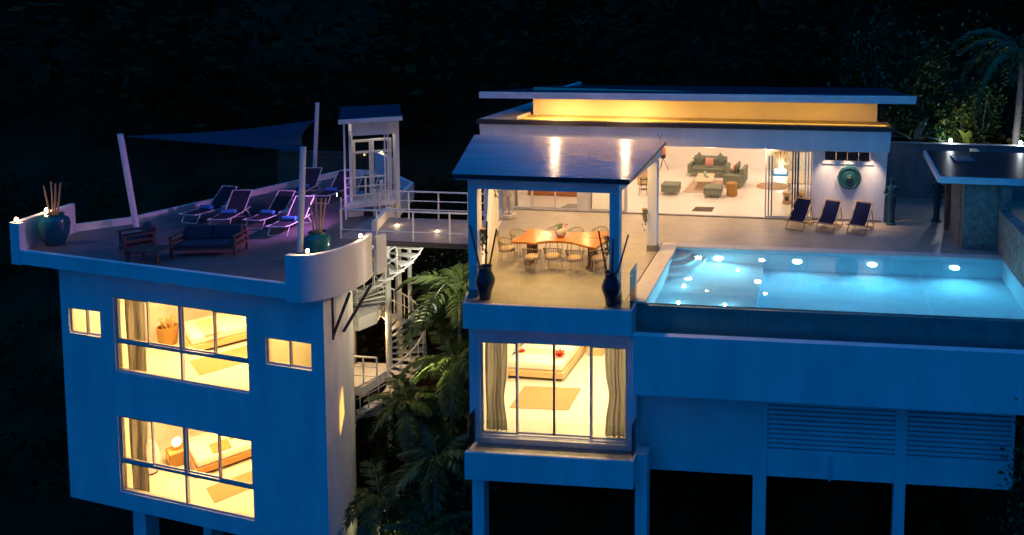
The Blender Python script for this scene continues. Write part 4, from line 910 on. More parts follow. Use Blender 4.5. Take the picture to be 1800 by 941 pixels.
part('cabinet_body', MB().box(-0.35,-0.25,0.05,0.35,0.25,0.8), PALE, cs, bevel=0.01); part('cabinet_top', MB().box(-0.37,-0.27,0.8,0.37,0.27,0.83), PALE, cs)
for s in (-1,1): part('door', MB().box(min(s*0.02,s*0.33),-0.262,0.1,max(s*0.02,s*0.33),-0.25,0.76), BEDWOOD, cs)
ln = thing('lantern', 'small black lantern on the console cabinet', 'lantern', (1.75,13.55,Z0+0.832))
b = MB()
for sx in (-1,1):
    for sy in (-1,1): b.box(sx*0.08-0.01,sy*0.08-0.01,0,sx*0.08+0.01,sy*0.08+0.01,0.22)
b.box(-0.095,-0.095,0,0.095,0.095,0.02); part('frame', b, BLACK, ln); part('roof', MB().lathe([(0.13,0.22),(0.05,0.30),(0.02,0.34)], n=4), BLACK, ln)
bs2 = thing('bar_stool', 'tall black bar stool by the console cabinet', 'stool', (2.1,11.75,Z0))
part('seat', MB().lathe([(0.17,0.66),(0.18,0.68),(0.18,0.70),(0.1,0.71)], n=20), BLACK, bs2, smooth=True)
for sx in (-1,1):
    for sy in (-1,1): part('leg', MB().tube([(sx*0.11,sy*0.11,0.67),(sx*0.17,sy*0.17,0)],0.012,6), BLACK, bs2)
part('foot_ring', MB().lathe([(0.19,0.22),(0.205,0.23),(0.19,0.24)], n=4), BLACK, bs2)
tl = thing('tripod_lamp', 'orange and black tripod lamp in the living room corner', 'lamp', (1.9,16.7,Z0))
for k in range(3): part('leg', MB().tube([(0,0,0.55),(0.28*math.cos(k*2.1),0.28*math.sin(k*2.1),0)],0.012,6), BLACK, tl)
part('lamp_shade', MB().lathe([(0.14,0.75),(0.12,1.05),(0.1,1.06)], n=18), mat('orange_shade', (0.65,0.20,0.04), 0.6, 0.1), tl, smooth=True); part('lamp_base', MB().lathe([(0.10,0.55),(0.14,0.62),(0.13,0.75)], n=18), BLACK, tl, smooth=True)
ki = thing('kitchen_island', 'orange wood kitchen island behind the pavilion sliding doors', 'kitchen island', (-1.5,11.35,Z0))
part('front_panel', MB().box(-1.05,-0.36,0.06,1.05,-0.33,0.86), ORANGEWOOD, ki); part('carcass', MB().box(-1.05,-0.33,0.0,1.05,0.35,0.86), ORANGEWOOD, ki); part('worktop', MB().box(-1.1,-0.4,0.86,1.1,0.4,0.91), INWHITE, ki, bevel=0.008)

# ------------------------------------------------------------------ curtains, beds and bedroom things
def curtain(lab, loc, rz, w, h, tie=None, folds=7, flare=0.0):
    b = MB(); nu, nv = folds*8, 14
    for j in range(nv+1):
        v = j/nv; ww = w
        if tie: ww = w*(1-0.13*math.exp(-((v-tie)/0.16)**2)); 
        for i in range(nu+1):
            u = i/nu
            ph = u*folds*2*math.pi+1.6*math.sin(u*5.3+folds)+0.5*math.sin(v*2.2+u*7); b.v.append((u*ww+0.012*math.sin(v*6+u*9), 0.05*math.sin(ph)*(0.55+0.35*math.sin(u*11+2))+0.014*math.sin(u*31+v*3), v*h))
    b.f = [(j*(nu+1)+i,j*(nu+1)+i+1,(j+1)*(nu+1)+i+1,(j+1)*(nu+1)+i) for j in range(nv) for i in range(nu)]
    t = thing('curtain', lab, 'curtain', loc, rz)
    o = part('drape', b, CURTAIN, t, smooth=True); s = o.modifiers.new('cloth', 'SOLIDIFY'); s.thickness = 0.006
    part('rail', MB().tube([(-0.05,0,h+0.01),(w+0.05,0,h+0.01)],0.012,6), ALU, t)
    return t
curtain('grey curtain at the left of the guest bedroom window', (0.16,0.92,-3.93), 0, 0.62, 2.72, 0.34, 7)
ct2 = curtain('grey tied-back curtain at the right of the guest bedroom window', (4.24,0.92,-3.93), math.pi, 0.72, 2.72, 0.42, 7)
curtain('grey-green curtain inside the upper villa window', L2W(-12.10,0.45,-3.76), TH, 0.75, 2.55, None, 7)
curtain('yellow-green curtain inside the lower villa window', L2W(-12.14,0.45,-7.58), TH, 0.70, 2.8, 0.5, 7)
curtain('grey curtain beside the pavilion sliding doors', (-2.85,9.35,0.04), 0, 0.55, 2.6, None, 6)
def bed(lab, loc, rz, w, l, wood, linen=LINEN, hb=True):
    """head toward +y, foot toward -y"""
    t = thing('bed', lab, 'bed', loc, rz)
    part('bed_frame', MB().box(-w/2,-l/2,0.10,w/2,l/2,0.30), wood, t, bevel=0.015)
    part('plinth', MB().box(-w/2+0.12,-l/2+0.12,0.0,w/2-0.12,l/2-0.1,0.10), BLACK, t)
    part('mattress', MB().box(-w/2+0.05,-l/2+0.05,0.30,w/2-0.05,l/2-0.05,0.56), linen, t, bevel=0.07)
    if hb: part('headboard', MB().box(-w/2-0.05,l/2,0.1,w/2+0.05,l/2+0.07,1.05), wood, t, bevel=0.01)
    for s in (-1,1): part('pillow', MB().box(s*w/4-0.32,l/2-0.62,0.57,s*w/4+0.32,l/2-0.15,0.72), linen, t, bevel=0.07)
    return t
gb = bed('wide white bed with pale wooden base in the guest bedroom', (0.50,4.75,-3.945), R(-2), 1.9, 2.1, BEDWOOD)
rn = tag(part('bed_runner', MB().box(-0.95,-0.16,0,0.95,0.16,0.012), mat('pale_stripe_cloth', (0.68,0.60,0.48), 0.9, 0.3, 16)), 'striped towels laid across the guest bed', 'bed runner'); rn.location = (0.5,4.5,-3.38)
tf = thing('towel_flower', 'red folded towel flower on the right of the guest bed', 'towel', (1.1,4.22,-3.385))
fl = leaf_mesh(0.16,0.09,0.25,4)
tf.scale = (1.5,1.5,1.3)
for k in range(11): link('petal', fl, REDCLOTH, tf, (0,0,0.02), (0,R(-10-25*(k%2)),k*0.571))
t = dup(tf, (-0.2,4.4,-3.385), 0.4, 'red folded cloth on the left of the guest bed', (0.9,0.9,0.6))
flat('bedroom_rug', 'tan rug at the foot of the guest bed', 'rug', [(0.35,2.08),(2.1,2.12),(2.08,3.38),(0.3,3.34)], -3.948, RUG)
ns = thing('bedside_table', 'pale bedside table beyond the guest bed', 'bedside table', (1.85,5.75,-3.945)); part('table_body', MB().box(-0.25,-0.22,0.0,0.25,0.22,0.45), BEDWOOD, ns, bevel=0.01); part('drawer', MB().box(-0.22,-0.235,0.22,0.22,-0.22,0.42), PALE, ns)
def Lrot(d): return TH+R(d)
THROW = mat('tan_throw', (0.48,0.30,0.12), 0.95, 0.25, 18, 0.3, 70)
def throw(lab, a, bb, z, rz, w, d, m=None):
    tag(part('folded_throw', MB().box(-w/2,-d/2,0,w/2,d/2,0.035), m or THROW, None, bevel=0.015, loc=L2W(a,bb,z), rot=(0,0,Lrot(rz))), lab, 'throw')
throw('tan folded throw on the near part of the lower villa bed', -10.95,2.35,-7.03,-30,0.7,0.5)
throw('tan folded throw by the pillows of the lower villa bed', -11.3,3.1,-7.03,-30,0.9,0.35)
throw('pale folded throw across the upper villa bed', -11.75,2.75,-3.21,-30,1.5,0.45, mat('pale_throw', (0.66,0.54,0.36), 0.95, 0.2, 15, 0.3, 60))
def vbed(lab, nc, zf, wood, m=LINEN):
    d1 = Vector((math.cos(R(60)),math.sin(R(60)))); d2 = Vector((-d1.y,d1.x)); c = Vector(nc)+d1*1.05+d2*0.95
    return bed(lab, L2W(c.x,c.y,zf), Lrot(60-90), 1.9, 2.1, wood, m)
vbed('white bed with pale wooden base in the upper villa bedroom', (-11.45,1.85), -3.775, BEDWOOD)
vbed('bed with dark orange wooden base in the lower villa bedroom', (-10.9,1.45), -7.595, wood_mat('orange_bed_wood', (0.36,0.16,0.04), (0.55,0.28,0.08), 0.4), LINEN)
def vrug(lab, c, zf, l, w):
    d1 = Vector((math.cos(R(62)),math.sin(R(62)))); d2 = Vector((-d1.y,d1.x)); q = [Vector(c),Vector(c)+d1*l,Vector(c)+d1*l+d2*w,Vector(c)+d2*w]
    flat('rug', lab, 'rug', [L2W(p.x,p.y)[:2] for p in q], zf, RUG)
vrug('tan rug beside the bed in the upper villa bedroom', (-9.95,0.95), -3.778, 2.0, 1.35)
vrug('orange-tan rug beside the bed in the lower villa bedroom', (-9.25,0.7), -7.598, 1.9, 1.05)
bk2 = thing('wicker_bin', 'tall wicker basket beside the bed in the upper villa bedroom', 'basket', L2W(-13.0,2.35,-3.775)); part('basket_body', MB().lathe([(0.24,0),(0.28,0.3),(0.30,0.62),(0.27,0.62),(0.2,0.3)], n=22), WICKER, bk2, smooth=True)
b = MB()
for k in range(8): b.tube([(0.1*math.cos(k),0.1*math.sin(k),0.4),(0.2*math.cos(k*0.8),0.2*math.sin(k*0.8),0.85+0.05*(k%3))],0.03,5)
part('contents', b, TEAK, bk2)
nt_ = thing('bedside_table', 'wicker bedside table with lamp in the lower villa bedroom', 'bedside table', L2W(-12.35,2.0,-7.595), Lrot(-28)); part('table_body', MB().box(-0.32,-0.25,0,0.32,0.25,0.46), WICKER, nt_, bevel=0.02); part('drawer', MB().box(-0.26,-0.262,0.2,0.26,-0.25,0.4), BEDWOOD, nt_)
tlp = thing('table_lamp', 'glowing egg-shaped lamp on the wicker bedside table', 'lamp', L2W(-12.35,2.0,-7.133)); part('lamp_base', MB().lathe([(0.09,0),(0.1,0.06),(0.08,0.12)], n=18), ORANGEWOOD, tlp); part('lamp_shade', MB().ball((0,0,0.24),0.12,0.12,0.16,16,10), glow('lamp_shade_glow', (1.0,0.72,0.38), 2.6), tlp, smooth=True); lamp(tlp, 'POINT', 6, (1.0,0.6,0.25), (0,-0.2,0.3), size=0.1)
flp = thing('floor_lamp', 'woven floor lamp behind the lower villa curtain', 'lamp', L2W(-12.55,1.35,-7.595)); part('lamp_shade', MB().lathe([(0.10,0.02),(0.2,0.25),(0.22,0.5),(0.15,0.85),(0.08,1.1),(0.06,1.1)], n=20), mat('pink_woven_shade', (0.75,0.42,0.28), 0.7, 0.3, 40, emit=(1.0,0.5,0.25), estr=0.35), flp, smooth=True); part('lamp_base', MB().lathe([(0.14,0),(0.14,0.03),(0.05,0.04)], n=18), BLACK, flp)
pp = thing('potted_plant', 'small dark plant inside the small left villa window', 'plant', L2W(-12.85,0.42,-2.50)); part('pot', MB().lathe([(0.05,0),(0.07,0.1),(0.06,0.1)], n=12), BLACK, pp)
for k in range(6): link('leaf', oleaf, PLANTGREEN, pp, (0,0,0.1), (0,R(-50),k*1.05))

# ------------------------------------------------------------------ roof terrace things
def post(lab, p0, p1, r=0.085):
    p0 = Vector(p0); t = thing('sail_post', lab, 'post', p0); d = Vector(p1)-p0
    part('pole', MB().tube([(0,0,0),d],r,16), WHITEMETAL, t, smooth=True)
    part('cap', MB().lathe([(r*1.06,0),(r*1.06,0.03),(0.01,0.05)], tuple(d), 16), WHITEMETAL, t)
    part('hook', MB().tube([d*0.95,d*0.95+Vector((0.10,0.03,0.0))],0.015,6), DARKSTEEL, t)
    return t
post('leaning white sail post by the rear kerb of the roof terrace', (-13.85,5.07,0.0), (-14.26,5.05,3.17))
post('short white sail post behind the curved parapet', (-6.84,3.38,0.0), (-6.62,3.35,3.27))
post('tall white sail post at the far corner of the roof terrace', (-13.31,13.32,-0.3), (-13.06,13.32,3.26))
c0, c1, c2 = Vector((-14.2,5.05,3.12)), Vector((-13.1,13.2,2.52)), Vector((-6.72,3.6,3.10))
b = MB(); n = 16; idx = {}
for i in range(n+1):
    for j in range(n+1-i):
        u, v = i/n, j/n; w_ = 1-u-v
        p = c0*w_+c1*u+c2*v; cen = (c0+c1+c2)/3
        e = 4*(u*v+u*w_+v*w_)/1.333
        pull = 0.16*(4*max(u*v*(1-w_)**0, 0)*(1-w_)**4+4*u*w_*(1-v)**4+4*v*w_*(1-u)**4)
        p = p.lerp(cen, pull); p.z -= 0.10*e
        idx[i,j] = len(b.v); b.v.append(tuple(p))
for i in range(n):
    for j in range(n-i):
        b.f.append((idx[i,j],idx[i+1,j],idx[i,j+1]))
        if j < n-i-1: b.f.append((idx[i+1,j],idx[i+1,j+1],idx[i,j+1]))
o = part('shade_sail', b, SAIL, None, smooth=True); tag(o, 'triangular blue shade sail stretched between the three white posts', 'shade sail')
s = o.modifiers.new('cloth','SOLIDIFY'); s.thickness = 0.01
def lounger():
    t = thing('sun_lounger', 'x', 'sun lounger')
    w = 0.31
    for s in (-1,1):
        part('side_rail', MB().tube([(s*w,-0.95,0.33),(s*w,-0.6,0.30),(s*w,0.0,0.31),(s*w,0.25,0.32),(s*w,0.62,0.36)],0.018,6), WHITEMETAL, t, smooth=True)
        part('back_rail', MB().tube([(s*w,0.22,0.33),(s*w,0.78,0.93)],0.018,6), WHITEMETAL, t)
        part('leg', MB().tube([(s*w,-0.70,0.31),(s*w,-0.86,0.0)],0.017,6), WHITEMETAL, t)
        part('leg', MB().tube([(s*w,0.35,0.32),(s*w,0.62,0.0)],0.017,6), WHITEMETAL, t)
    for y, z in ((-0.86,0.01),(0.62,0.01),(-0.95,0.33),(0.78,0.93)): part('cross_bar', MB().tube([(-w,y,z),(w,y,z)],0.017,6), WHITEMETAL, t)
    part('seat_sling', MB().box(-w+0.015,-0.94,0.305,w-0.015,0.24,0.315), DARKMESH, t)
    part('back_sling', MB().hexa([(-w+0.015,0.22,0.325),(w-0.015,0.22,0.325),(w-0.015,0.235,0.315),(-w+0.015,0.235,0.315)],[(-w+0.015,0.775,0.925),(w-0.015,0.775,0.925),(w-0.015,0.79,0.915),(-w+0.015,0.79,0.915)]), DARKMESH, t)
    return t
def towel(a, bb, rz, lab, lift=0.32):
    t = thing('rolled_towel', lab, 'towel', L2W(a,bb,lift), rz)
    pr = [(0.0,-0.22),(0.075,-0.215),(0.082,0.0),(0.075,0.215),(0.0,0.22)]
    part('roll', MB().lathe(pr, n=16), TOWEL, t, smooth=True, loc=(0,0,0.083), rot=(0,R(90),0)); return t
lg = lounger(); lg['group'] = 'sun loungers on the roof terrace'
spots = [(-9.55,4.05,20,'front row, nearest the bridge'),(-10.85,4.45,6,'front row, second from the bridge'),(-12.2,4.1,18,'front row, third from the bridge'),(-13.4,4.35,9,'front row, nearest the leaning post'),
         (-9.9,7.6,13,'rear row, nearest the stair tower'),(-11.4,7.8,13,'rear row, in the middle'),(-12.9,7.9,13,'rear row, nearest the far kerb')]
for k, (a, bb, rz, w_) in enumerate(spots):
    rz += (-4,3,6,-6,5,-3,8)[k]; q = L2W(a,bb,0.002); rot = TH+R(rz); lab = 'dark sling sun lounger in the '+w_
    if k == 0: lg.location = q; lg.rotation_euler = (0,0,rot); lg['label'] = lab
    else: dup(lg, q, rot, lab)
    dd = Vector((math.sin(R(rz)),-math.cos(R(rz))))*0.18
    towel(a+dd.x, bb+dd.y, rot, 'rolled blue towel on the lounger in the '+w_)
def side_table(a, bb, lab):
    t = thing('side_table', lab, 'side table', L2W(a,bb,0.002), TH+R(12))
    part('table_top', MB().box(-0.25,-0.22,0.40,0.25,0.22,0.425), WHITEMETAL, t)
    for sx in (-1,1):
        for sy in (-1,1): part('leg', MB().tube([(sx*0.22,sy*0.19,0.40),(sx*0.24,sy*0.21,0)],0.014,6), WHITEMETAL, t)
side_table(-10.25,4.6,'small white side table between the loungers nearest the bridge')
side_table(-12.75,4.6,'small white side table between the loungers nearest the leaning post')
def wood_seat(name, lab, a, bb, rz, w):
    t = thing(name, lab, 'sofa' if w > 1.2 else 'armchair', L2W(a,bb,0.002), TH+R(rz)); h = w/2
    part('seat_frame', MB().box(-h+0.06,-0.36,0.20,h-0.06,0.36,0.27), REDWOOD, t)
    for s in (-1,1):
        for y in (-0.36,0.32): part('leg', MB().box(s*h-0.03,y,0,s*h+0.03,y+0.06,0.60), REDWOOD, t)
        part('arm', MB().box(s*h-0.05,-0.40,0.60,s*h+0.05,0.42,0.635), REDWOOD, t)
        for z in (0.22,0.40): part('arm_slat', MB().box(s*h-0.018,-0.30,z,s*h+0.018,0.32,z+0.09), REDWOOD, t)
    for z in (0.34,0.48,0.62): part('back_slat', MB().hexa([(-h+0.04,0.33+0.2*(z-0.3),z),(h-0.04,0.33+0.2*(z-0.3),z),(h-0.04,0.36+0.2*(z-0.3),z),(-h+0.04,0.36+0.2*(z-0.3),z)],[(-h+0.04,0.345+0.2*(z-0.3),z+0.08),(h-0.04,0.345+0.2*(z-0.3),z+0.08),(h-0.04,0.375+0.2*(z-0.3),z+0.08),(-h+0.04,0.375+0.2*(z-0.3),z+0.08)]), REDWOOD, t)
    part('seat_cushion', MB().box(-h+0.05,-0.36,0.275,h-0.05,0.30,0.40), DARKCUSH, t, bevel=0.04)
    nb = 2 if w > 1.2 else 1
    for k in range(nb):
        x0 = -h+0.06+k*(w-0.12)/nb
        part('back_cushion', MB().hexa([(x0,0.14,0.40),(x0+(w-0.12)/nb-0.02,0.14,0.40),(x0+(w-0.12)/nb-0.02,0.31,0.40),(x0,0.31,0.40)],[(x0,0.24,0.80),(x0+(w-0.12)/nb-0.02,0.24,0.80),(x0+(w-0.12)/nb-0.02,0.40,0.80),(x0,0.40,0.80)]), DARKCUSH, t, bevel=0.05)
    return t
wood_seat('garden_sofa', 'dark wooden two-seat sofa with slate cushions on the roof terrace', -9.75,1.25, 22, 1.75)
wood_seat('garden_armchair', 'dark wooden armchair with slate cushions facing the garden sofa', -11.95,0.75, -28, 0.85)
tb = thing('garden_table', 'low dark wooden table beside the garden sofa', 'table', L2W(-10.75,0.25,0.002), TH+R(12))
for k in range(6): part('plank', MB().box(-0.5,-0.32+0.108*k,0.34,0.5,-0.32+0.108*k+0.10,0.37), REDWOOD, tb)
for sx in (-1,1):
    for sy in (-1,1): part('leg', MB().box(sx*0.44-0.03,sy*0.27-0.03,0,sx*0.44+0.03,sy*0.27+0.03,0.335), REDWOOD, tb)
def big_pot(lab, a, bb, s, sticks):
    t = thing('glazed_pot', lab, 'pot', L2W(a,bb,0.002), TH)
    part('pot_body', MB().lathe([(0.20*s,0),(0.24*s,0.03*s),(0.36*s,0.35*s),(0.39*s,0.6*s),(0.36*s,0.82*s),(0.24*s,0.92*s),(0.23*s,0.96*s),(0.27*s,1.0*s),(0.22*s,1.0*s),(0.19*s,0.9*s)], n=32), TEAL, t, smooth=True)
    for (dx,dy,h) in sticks: part('bamboo_pole', MB().tube([(dx*0.25,dy*0.25,0.6*s),(dx,dy,h)],[0.028,0.020],8), BAMBOO, t)
    return t
big_pot('large teal glazed pot of bamboo canes in the corner of the roof terrace', -15.0,0.55,0.98, ((-0.36,0.0,1.85),(-0.12,0.05,1.98),(-0.02,0.1,1.8),(0.14,0.0,1.95),(0.36,0.0,2.0)))
big_pot('large teal glazed pot of bamboo canes behind the curved parapet', -6.05,1.55,0.92, ((-0.32,0.05,1.95),(-0.02,0.0,1.95),(0.08,0.1,1.92),(0.34,0.0,1.95)))
def candle(lab, a, bb, z, e=5.0):
    t = thing('candle_lamp', lab, 'candle lamp', L2W(a,bb,z))
    part('holder', MB().lathe([(0.05,0),(0.055,0.02),(0.05,0.04)], n=14), mat('clay_holder', (0.30,0.15,0.08), 0.7, 0.2), t)
    part('flame', MB().ball((0,0,0.085),0.045,0.045,0.06,12,8), G_CANDLE, t, smooth=True)
    lamp(t, 'POINT', e, (1.0,0.58,0.25), (0,0,0.20), size=0.05)
candle('candle lamp on the front corner of the high corner parapet', -15.22,-0.28,0.92)
candle('candle lamp further back on the high corner parapet', -15.62,0.75,0.92)
candle('candle lamp at the front of the curved parapet', -4.72,-0.12,0.90)
candle('candle lamp at the far end of the curved parapet', -4.38,1.4,0.90)
candle('candle lamp on the distant rear parapet by the stair tower', -12.2,11.3,1.10, 4)
fd = thing('floodlight', 'small black floodlight shining purple across the roof terrace', 'floodlight', (-6.95,5.6,1.25))
part('housing', MB().box(-0.10,-0.06,-0.09,0.06,0.06,0.09), BLACK, fd, bevel=0.01); part('lens', MB().box(-0.112,-0.045,-0.06,-0.101,0.045,0.06), G_PURPLE, fd)
part('pole', MB().tube([(0,0,-0.09),(0,0,-1.25)],0.03,8), WHITEMETAL, fd)
lamp(fd, 'SPOT', 150, (0.72,0.26,1.0), (-0.16,0,0), (R(86),0,R(88)), 0.08, R(150), 0.8)

# ------------------------------------------------------------------ vegetation
def frond_mesh(L, droop, leaf, npair=15, seed=0, width=0.05):
    rnd = random.Random(seed); b = MB(); n = npair*2; pts = []
    for i in range(n+1):
        t = i/n; pts.append(Vector((L*(t-0.22*droop*t*t), 0, L*(0.55*t-(0.35+0.55*droop)*t*t))))
    for i in range(n):
        p, q = pts[i], pts[i+1]; r = 0.022*(1-i/n)+0.005
        b.add([(p.x,-r,p.z),(p.x,r,p.z),(q.x,r,q.z),(q.x,-r,q.z)],[(0,1,2,3)])
    for i in range(3, n+1):
        t = i/n; ll = leaf*math.sin(math.pi*(0.12+0.80*t))**0.7*rnd.uniform(0.85,1.1); p = pts[i]
        for s in (-1,1):
            f = 0.55+rnd.uniform(-0.1,0.1); tip = Vector((p.x+ll*f, s*ll*0.78, p.z-ll*rnd.uniform(0.25,0.6))); mid = (p+tip)/2+Vector((0,0,ll*0.13))
            w = width*rnd.uniform(0.8,1.2)
            b.add([p, mid+Vector((w,-s*w*0.6,0)), tip, mid-Vector((w,-s*w*0.6,0))],[(0,1,2,3)])
    return b.mesh('frond')
FRONDS = [frond_mesh(1.9,0.9,0.55,14,1), frond_mesh(2.1,1.15,0.6,15,2), frond_mesh(1.7,0.6,0.5,13,3)]
BIGFR = [frond_mesh(3.6,0.9,0.75,20,4), frond_mesh(3.9,1.2,0.8,20,5)]
for f_ in FRONDS+BIGFR: f_.materials.append(PALMGREEN)
def palm(name, lab, x, y, ztop, zbase, s=1.0, nf=12, fr=FRONDS, lean=0.15, r=0.07, group=None, seed=0):
    rnd = random.Random(seed); t = thing(name, lab, 'palm tree', (x,y,zbase), group=group); h = ztop-zbase
    k = max(4, int(h/0.28)); pts = []; rad = []
    for i in range(k+1):
        u = i/k; pts.append((lean*math.sin(u*1.5), lean*0.5*u*u, h*u)); rad.append(r*(1.25-0.5*u)*(1.0 if i % 2 else 0.9))
    part('trunk', MB().tube(pts, rad, 9), BARK, t, smooth=False)
    for i in range(nf):
        up = 1-i/nf
        o = link('frond', rnd.choice(fr), None, t, pts[-1], (0, R(-55*up+22+rnd.uniform(-8,8)), i*2.399+rnd.uniform(-0.2,0.2)))
        q = s*rnd.uniform(0.85,1.1); o.scale = (q,q,q)
    return t
def gz(x, y): return ground_z(x, y)-0.1
palms = [(-3.0,5.6,-2.0,1.15,15,'feathery palm rising just left of the dining pavilion'),(-2.75,4.6,-4.0,0.95,12,'palm between the spiral staircase and the guest bedroom wall'),(-4.1,7.2,-3.6,1.0,12,'palm behind the spiral staircase'),
         (-3.95,3.9,-5.1,0.8,11,'palm with lit fronds in front of the lower spiral stairs'),(-2.3,5.8,-5.4,1.0,12,'dark palm half-way down beside the balcony'),(-4.1,2.5,-7.3,0.85,13,'low palm with pale fronds beside the villa wall'),
         (-2.5,3.0,-6.3,0.9,12,'low bushy palm left of the guest balcony'),(-2.2,1.9,-7.8,0.8,11,'short palm below the guest balcony'),(-3.4,4.8,-6.2,0.9,12,'thin-trunked palm in the gap between the buildings')]
for k, (x,y,zt_,s,nf,lab) in enumerate(palms): palm('palm_tree', lab, x, y, zt_, gz(x,y), s, nf, seed=k+3, group='palms between the buildings')
def shrub(name, lab, x, y, zb, rx, rz, n, m=PLANTGREEN, ls=0.13, seed=0, cat='shrub', group=None):
    rnd = random.Random(seed); t = thing(name, lab, cat, (x,y,zb), group=group)
    b = MB(); cl = [(rnd.gauss(0,0.45),rnd.gauss(0,0.45),rnd.uniform(0.15,1.0)) for _ in range(max(6,n//45))]
    for i in range(n):
        c = rnd.choice(cl); p = Vector((c[0]*rx+rnd.gauss(0,0.17)*rx, c[1]*rx+rnd.gauss(0,0.17)*rx, c[2]*rz+rnd.gauss(0,0.13)*rz))
        if p.z < 0.03: p.z = 0.03+rnd.random()*0.2
        d = Vector((rnd.gauss(0,1),rnd.gauss(0,1),rnd.gauss(-0.2,0.7))).normalized(); u = d.cross(Vector((rnd.random(),rnd.random(),1))).normalized(); l = ls*rnd.uniform(0.6,1.4)
        b.add([p, p+d*l*0.5+u*l*0.3, p+d*l, p+d*l*0.5-u*l*0.3],[(0,1,2,3)])
    part('crown', b, m, t)
    b = MB()
    for c in cl[:9]: b.tube([(0,0,-0.2),(c[0]*rx*0.5,c[1]*rx*0.5,c[2]*rz*0.5),(c[0]*rx,c[1]*rx,c[2]*rz)],[0.05*rx,0.03*rx,0.012*rx],5)
    part('trunk' if rz > 2 else 'stem', b, BARK, t)
    return t
for k, (x,y,z,rx,rz,n,lab) in enumerate(((-3.3,2.4,-9.6,1.1,1.9,1500,'dark shrub low in the gap beside the villa'),(-1.8,3.6,-8.6,1.2,2.2,1700,'dense shrub against the guest bedroom wall'),(-4.9,5.6,-8.0,1.2,2.0,1500,'shrub at the foot of the spiral staircase'),
        (-1.9,6.4,-6.4,1.1,3.0,2000,'leafy tree beside the upper guest bedroom wall'),(-3.6,9.5,-5.0,1.6,3.2,2400,'tall dark bush behind the palms below the bridge'),(-2.0,0.9,-10.0,1.0,2.2,1400,'shrub below the guest balcony corner'))):
    shrub('shrub', lab, x, y, max(z, gz(x,y)), rx, rz, n, seed=k+40, group='shrubs between the buildings')
shrub('overhanging_branch_tree', 'dark tree crown overlapping the right end of the louvred screen', 15.0,-0.2,-6.6,1.0,4.0,2600,PLANTGREEN,0.14,77,'tree')
for k, (x,y,z,lab,e,rx_) in enumerate(((-3.0,3.4,-4.6,'small garden spotlight lighting the palm beside the pavilion',190,150),(-3.3,1.6,-8.9,'small garden spotlight among the low palms beside the villa',45,140))):
    t = thing('garden_spotlight', lab, 'spotlight', (x,y,z)); part('housing', MB().lathe([(0.04,0),(0.06,0.12),(0.055,0.12)], n=14), DARKSTEEL, t, smooth=True); part('lens', MB().lathe([(0.05,0.112),(0.0,0.114)], n=14), G_SPOT, t)
    part('stake', MB().tube([(0,0,0),(0,0,ground_z(x,y)-z-0.1)],0.015,6), DARKSTEEL, t)
    lamp(t, 'SPOT', e, (1.0,0.86,0.42), (0,0,0.15), (R(rx_),0,R(10)), 0.06, R(120), 0.8)
t = thing('palm_fill_light', 'hooded spotlight under the terrace edge shining on the palms', 'spotlight', (-1.15,4.0,-0.70)); part('housing', MB().box(-0.07,-0.05,-0.08,0.07,0.05,0.03), DARKSTEEL, t, bevel=0.01)  # added lamp, out of sight under the slab, to brighten the palms
lamp(t, 'SPOT', 34, (0.95,0.90,0.36), (-0.10,0,-0.05), (R(62),0,R(68)), 0.06, R(120), 0.8)
# garden behind the wall
palm('tall_palm', 'tall ringed-trunk palm behind the garden wall', 17.75,14.2,6.1,1.3,1.0,13,BIGFR,0.25,0.15,seed=61)
def banana(lab, x, y, zb, s, n, seed, m=YELLOWGREEN):
    rnd = random.Random(seed); t = thing('banana_plant', lab, 'plant', (x,y,zb)); me = leaf_mesh(1.3*s,0.34*s,0.75,8)
    part('stem', MB().tube([(0,0,-0.1),(0.03,0,0.6*s)],[0.07,0.04],8), BARK, t)
    for i in range(n): link('leaf', me, m, t, (0,0,0.5*s), (0,R(-48+rnd.uniform(-16,22)),i*2.4+rnd.uniform(-0.3,0.3)))
banana('arching pale banana plant behind the garden wall next to the house', 13.55,14.0,1.4,1.15,6,5, mat('pale_leaf', (0.16,0.19,0.10), 0.6, 0.3, 3))
banana('bright green banana plant right of the garden lamp', 15.75,14.1,1.4,1.0,9,8)
banana('small yellow-green plant near the tall palm', 17.0,13.9,1.4,0.6,8,9)
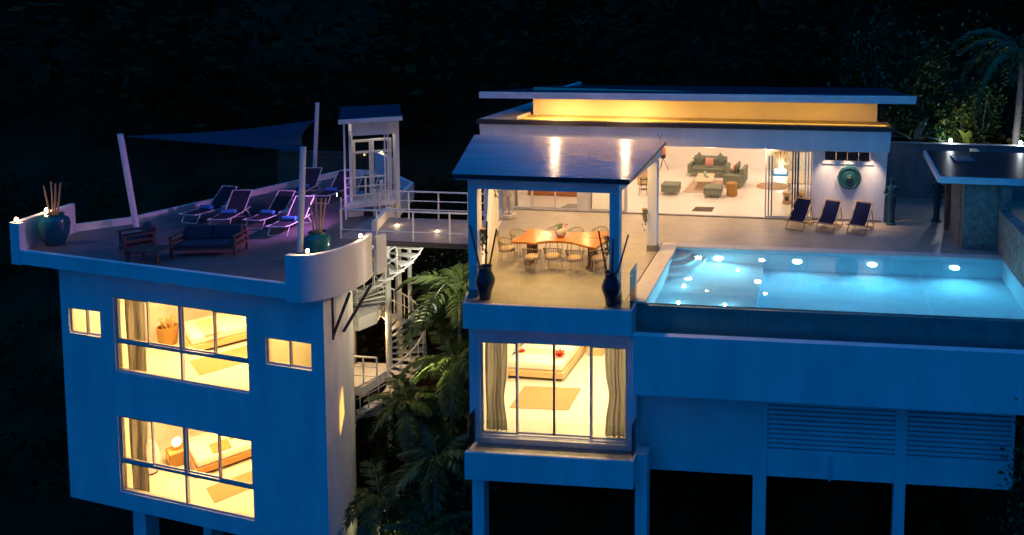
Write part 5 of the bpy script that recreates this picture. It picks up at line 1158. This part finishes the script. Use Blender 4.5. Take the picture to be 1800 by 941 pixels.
for k, (x,y,rx,rz,n,m,lab) in enumerate(((14.6,14.3,0.7,1.1,1200,PLANTGREEN,'rounded bush behind the garden lamp'),(15.6,15.0,0.9,2.0,1800,YELLOWGREEN,'tall yellow-green bush right of the garden lamp'),(13.0,15.0,0.9,1.6,1500,PLANTGREEN,'dark bush behind the house corner'),
        (16.6,15.6,1.1,2.6,2200,PLANTGREEN,'leafy tree behind the bar hut roof'),(18.8,15.2,1.0,2.2,1600,PLANTGREEN,'bush right of the tall palm'),(14.4,17.0,1.6,4.2,2600,PLANTGREEN,'tall leafy tree above the garden wall lamp'),(18.5,18.0,1.8,5.0,2600,PLANTGREEN,'large dark tree behind the tall palm'),(12.4,19.5,2.0,5.2,2600,PLANTGREEN,'large tree behind the right end of the roof'))):
    shrub('garden_bush', lab, x, y, ground_z(x,y)-0.05, rx, rz, n, m, 0.16 if rz < 3 else 0.24, k+90, 'tree' if rz > 2.4 else 'bush', 'garden plants behind the wall')
# wooded hillside: reads as one dark mass
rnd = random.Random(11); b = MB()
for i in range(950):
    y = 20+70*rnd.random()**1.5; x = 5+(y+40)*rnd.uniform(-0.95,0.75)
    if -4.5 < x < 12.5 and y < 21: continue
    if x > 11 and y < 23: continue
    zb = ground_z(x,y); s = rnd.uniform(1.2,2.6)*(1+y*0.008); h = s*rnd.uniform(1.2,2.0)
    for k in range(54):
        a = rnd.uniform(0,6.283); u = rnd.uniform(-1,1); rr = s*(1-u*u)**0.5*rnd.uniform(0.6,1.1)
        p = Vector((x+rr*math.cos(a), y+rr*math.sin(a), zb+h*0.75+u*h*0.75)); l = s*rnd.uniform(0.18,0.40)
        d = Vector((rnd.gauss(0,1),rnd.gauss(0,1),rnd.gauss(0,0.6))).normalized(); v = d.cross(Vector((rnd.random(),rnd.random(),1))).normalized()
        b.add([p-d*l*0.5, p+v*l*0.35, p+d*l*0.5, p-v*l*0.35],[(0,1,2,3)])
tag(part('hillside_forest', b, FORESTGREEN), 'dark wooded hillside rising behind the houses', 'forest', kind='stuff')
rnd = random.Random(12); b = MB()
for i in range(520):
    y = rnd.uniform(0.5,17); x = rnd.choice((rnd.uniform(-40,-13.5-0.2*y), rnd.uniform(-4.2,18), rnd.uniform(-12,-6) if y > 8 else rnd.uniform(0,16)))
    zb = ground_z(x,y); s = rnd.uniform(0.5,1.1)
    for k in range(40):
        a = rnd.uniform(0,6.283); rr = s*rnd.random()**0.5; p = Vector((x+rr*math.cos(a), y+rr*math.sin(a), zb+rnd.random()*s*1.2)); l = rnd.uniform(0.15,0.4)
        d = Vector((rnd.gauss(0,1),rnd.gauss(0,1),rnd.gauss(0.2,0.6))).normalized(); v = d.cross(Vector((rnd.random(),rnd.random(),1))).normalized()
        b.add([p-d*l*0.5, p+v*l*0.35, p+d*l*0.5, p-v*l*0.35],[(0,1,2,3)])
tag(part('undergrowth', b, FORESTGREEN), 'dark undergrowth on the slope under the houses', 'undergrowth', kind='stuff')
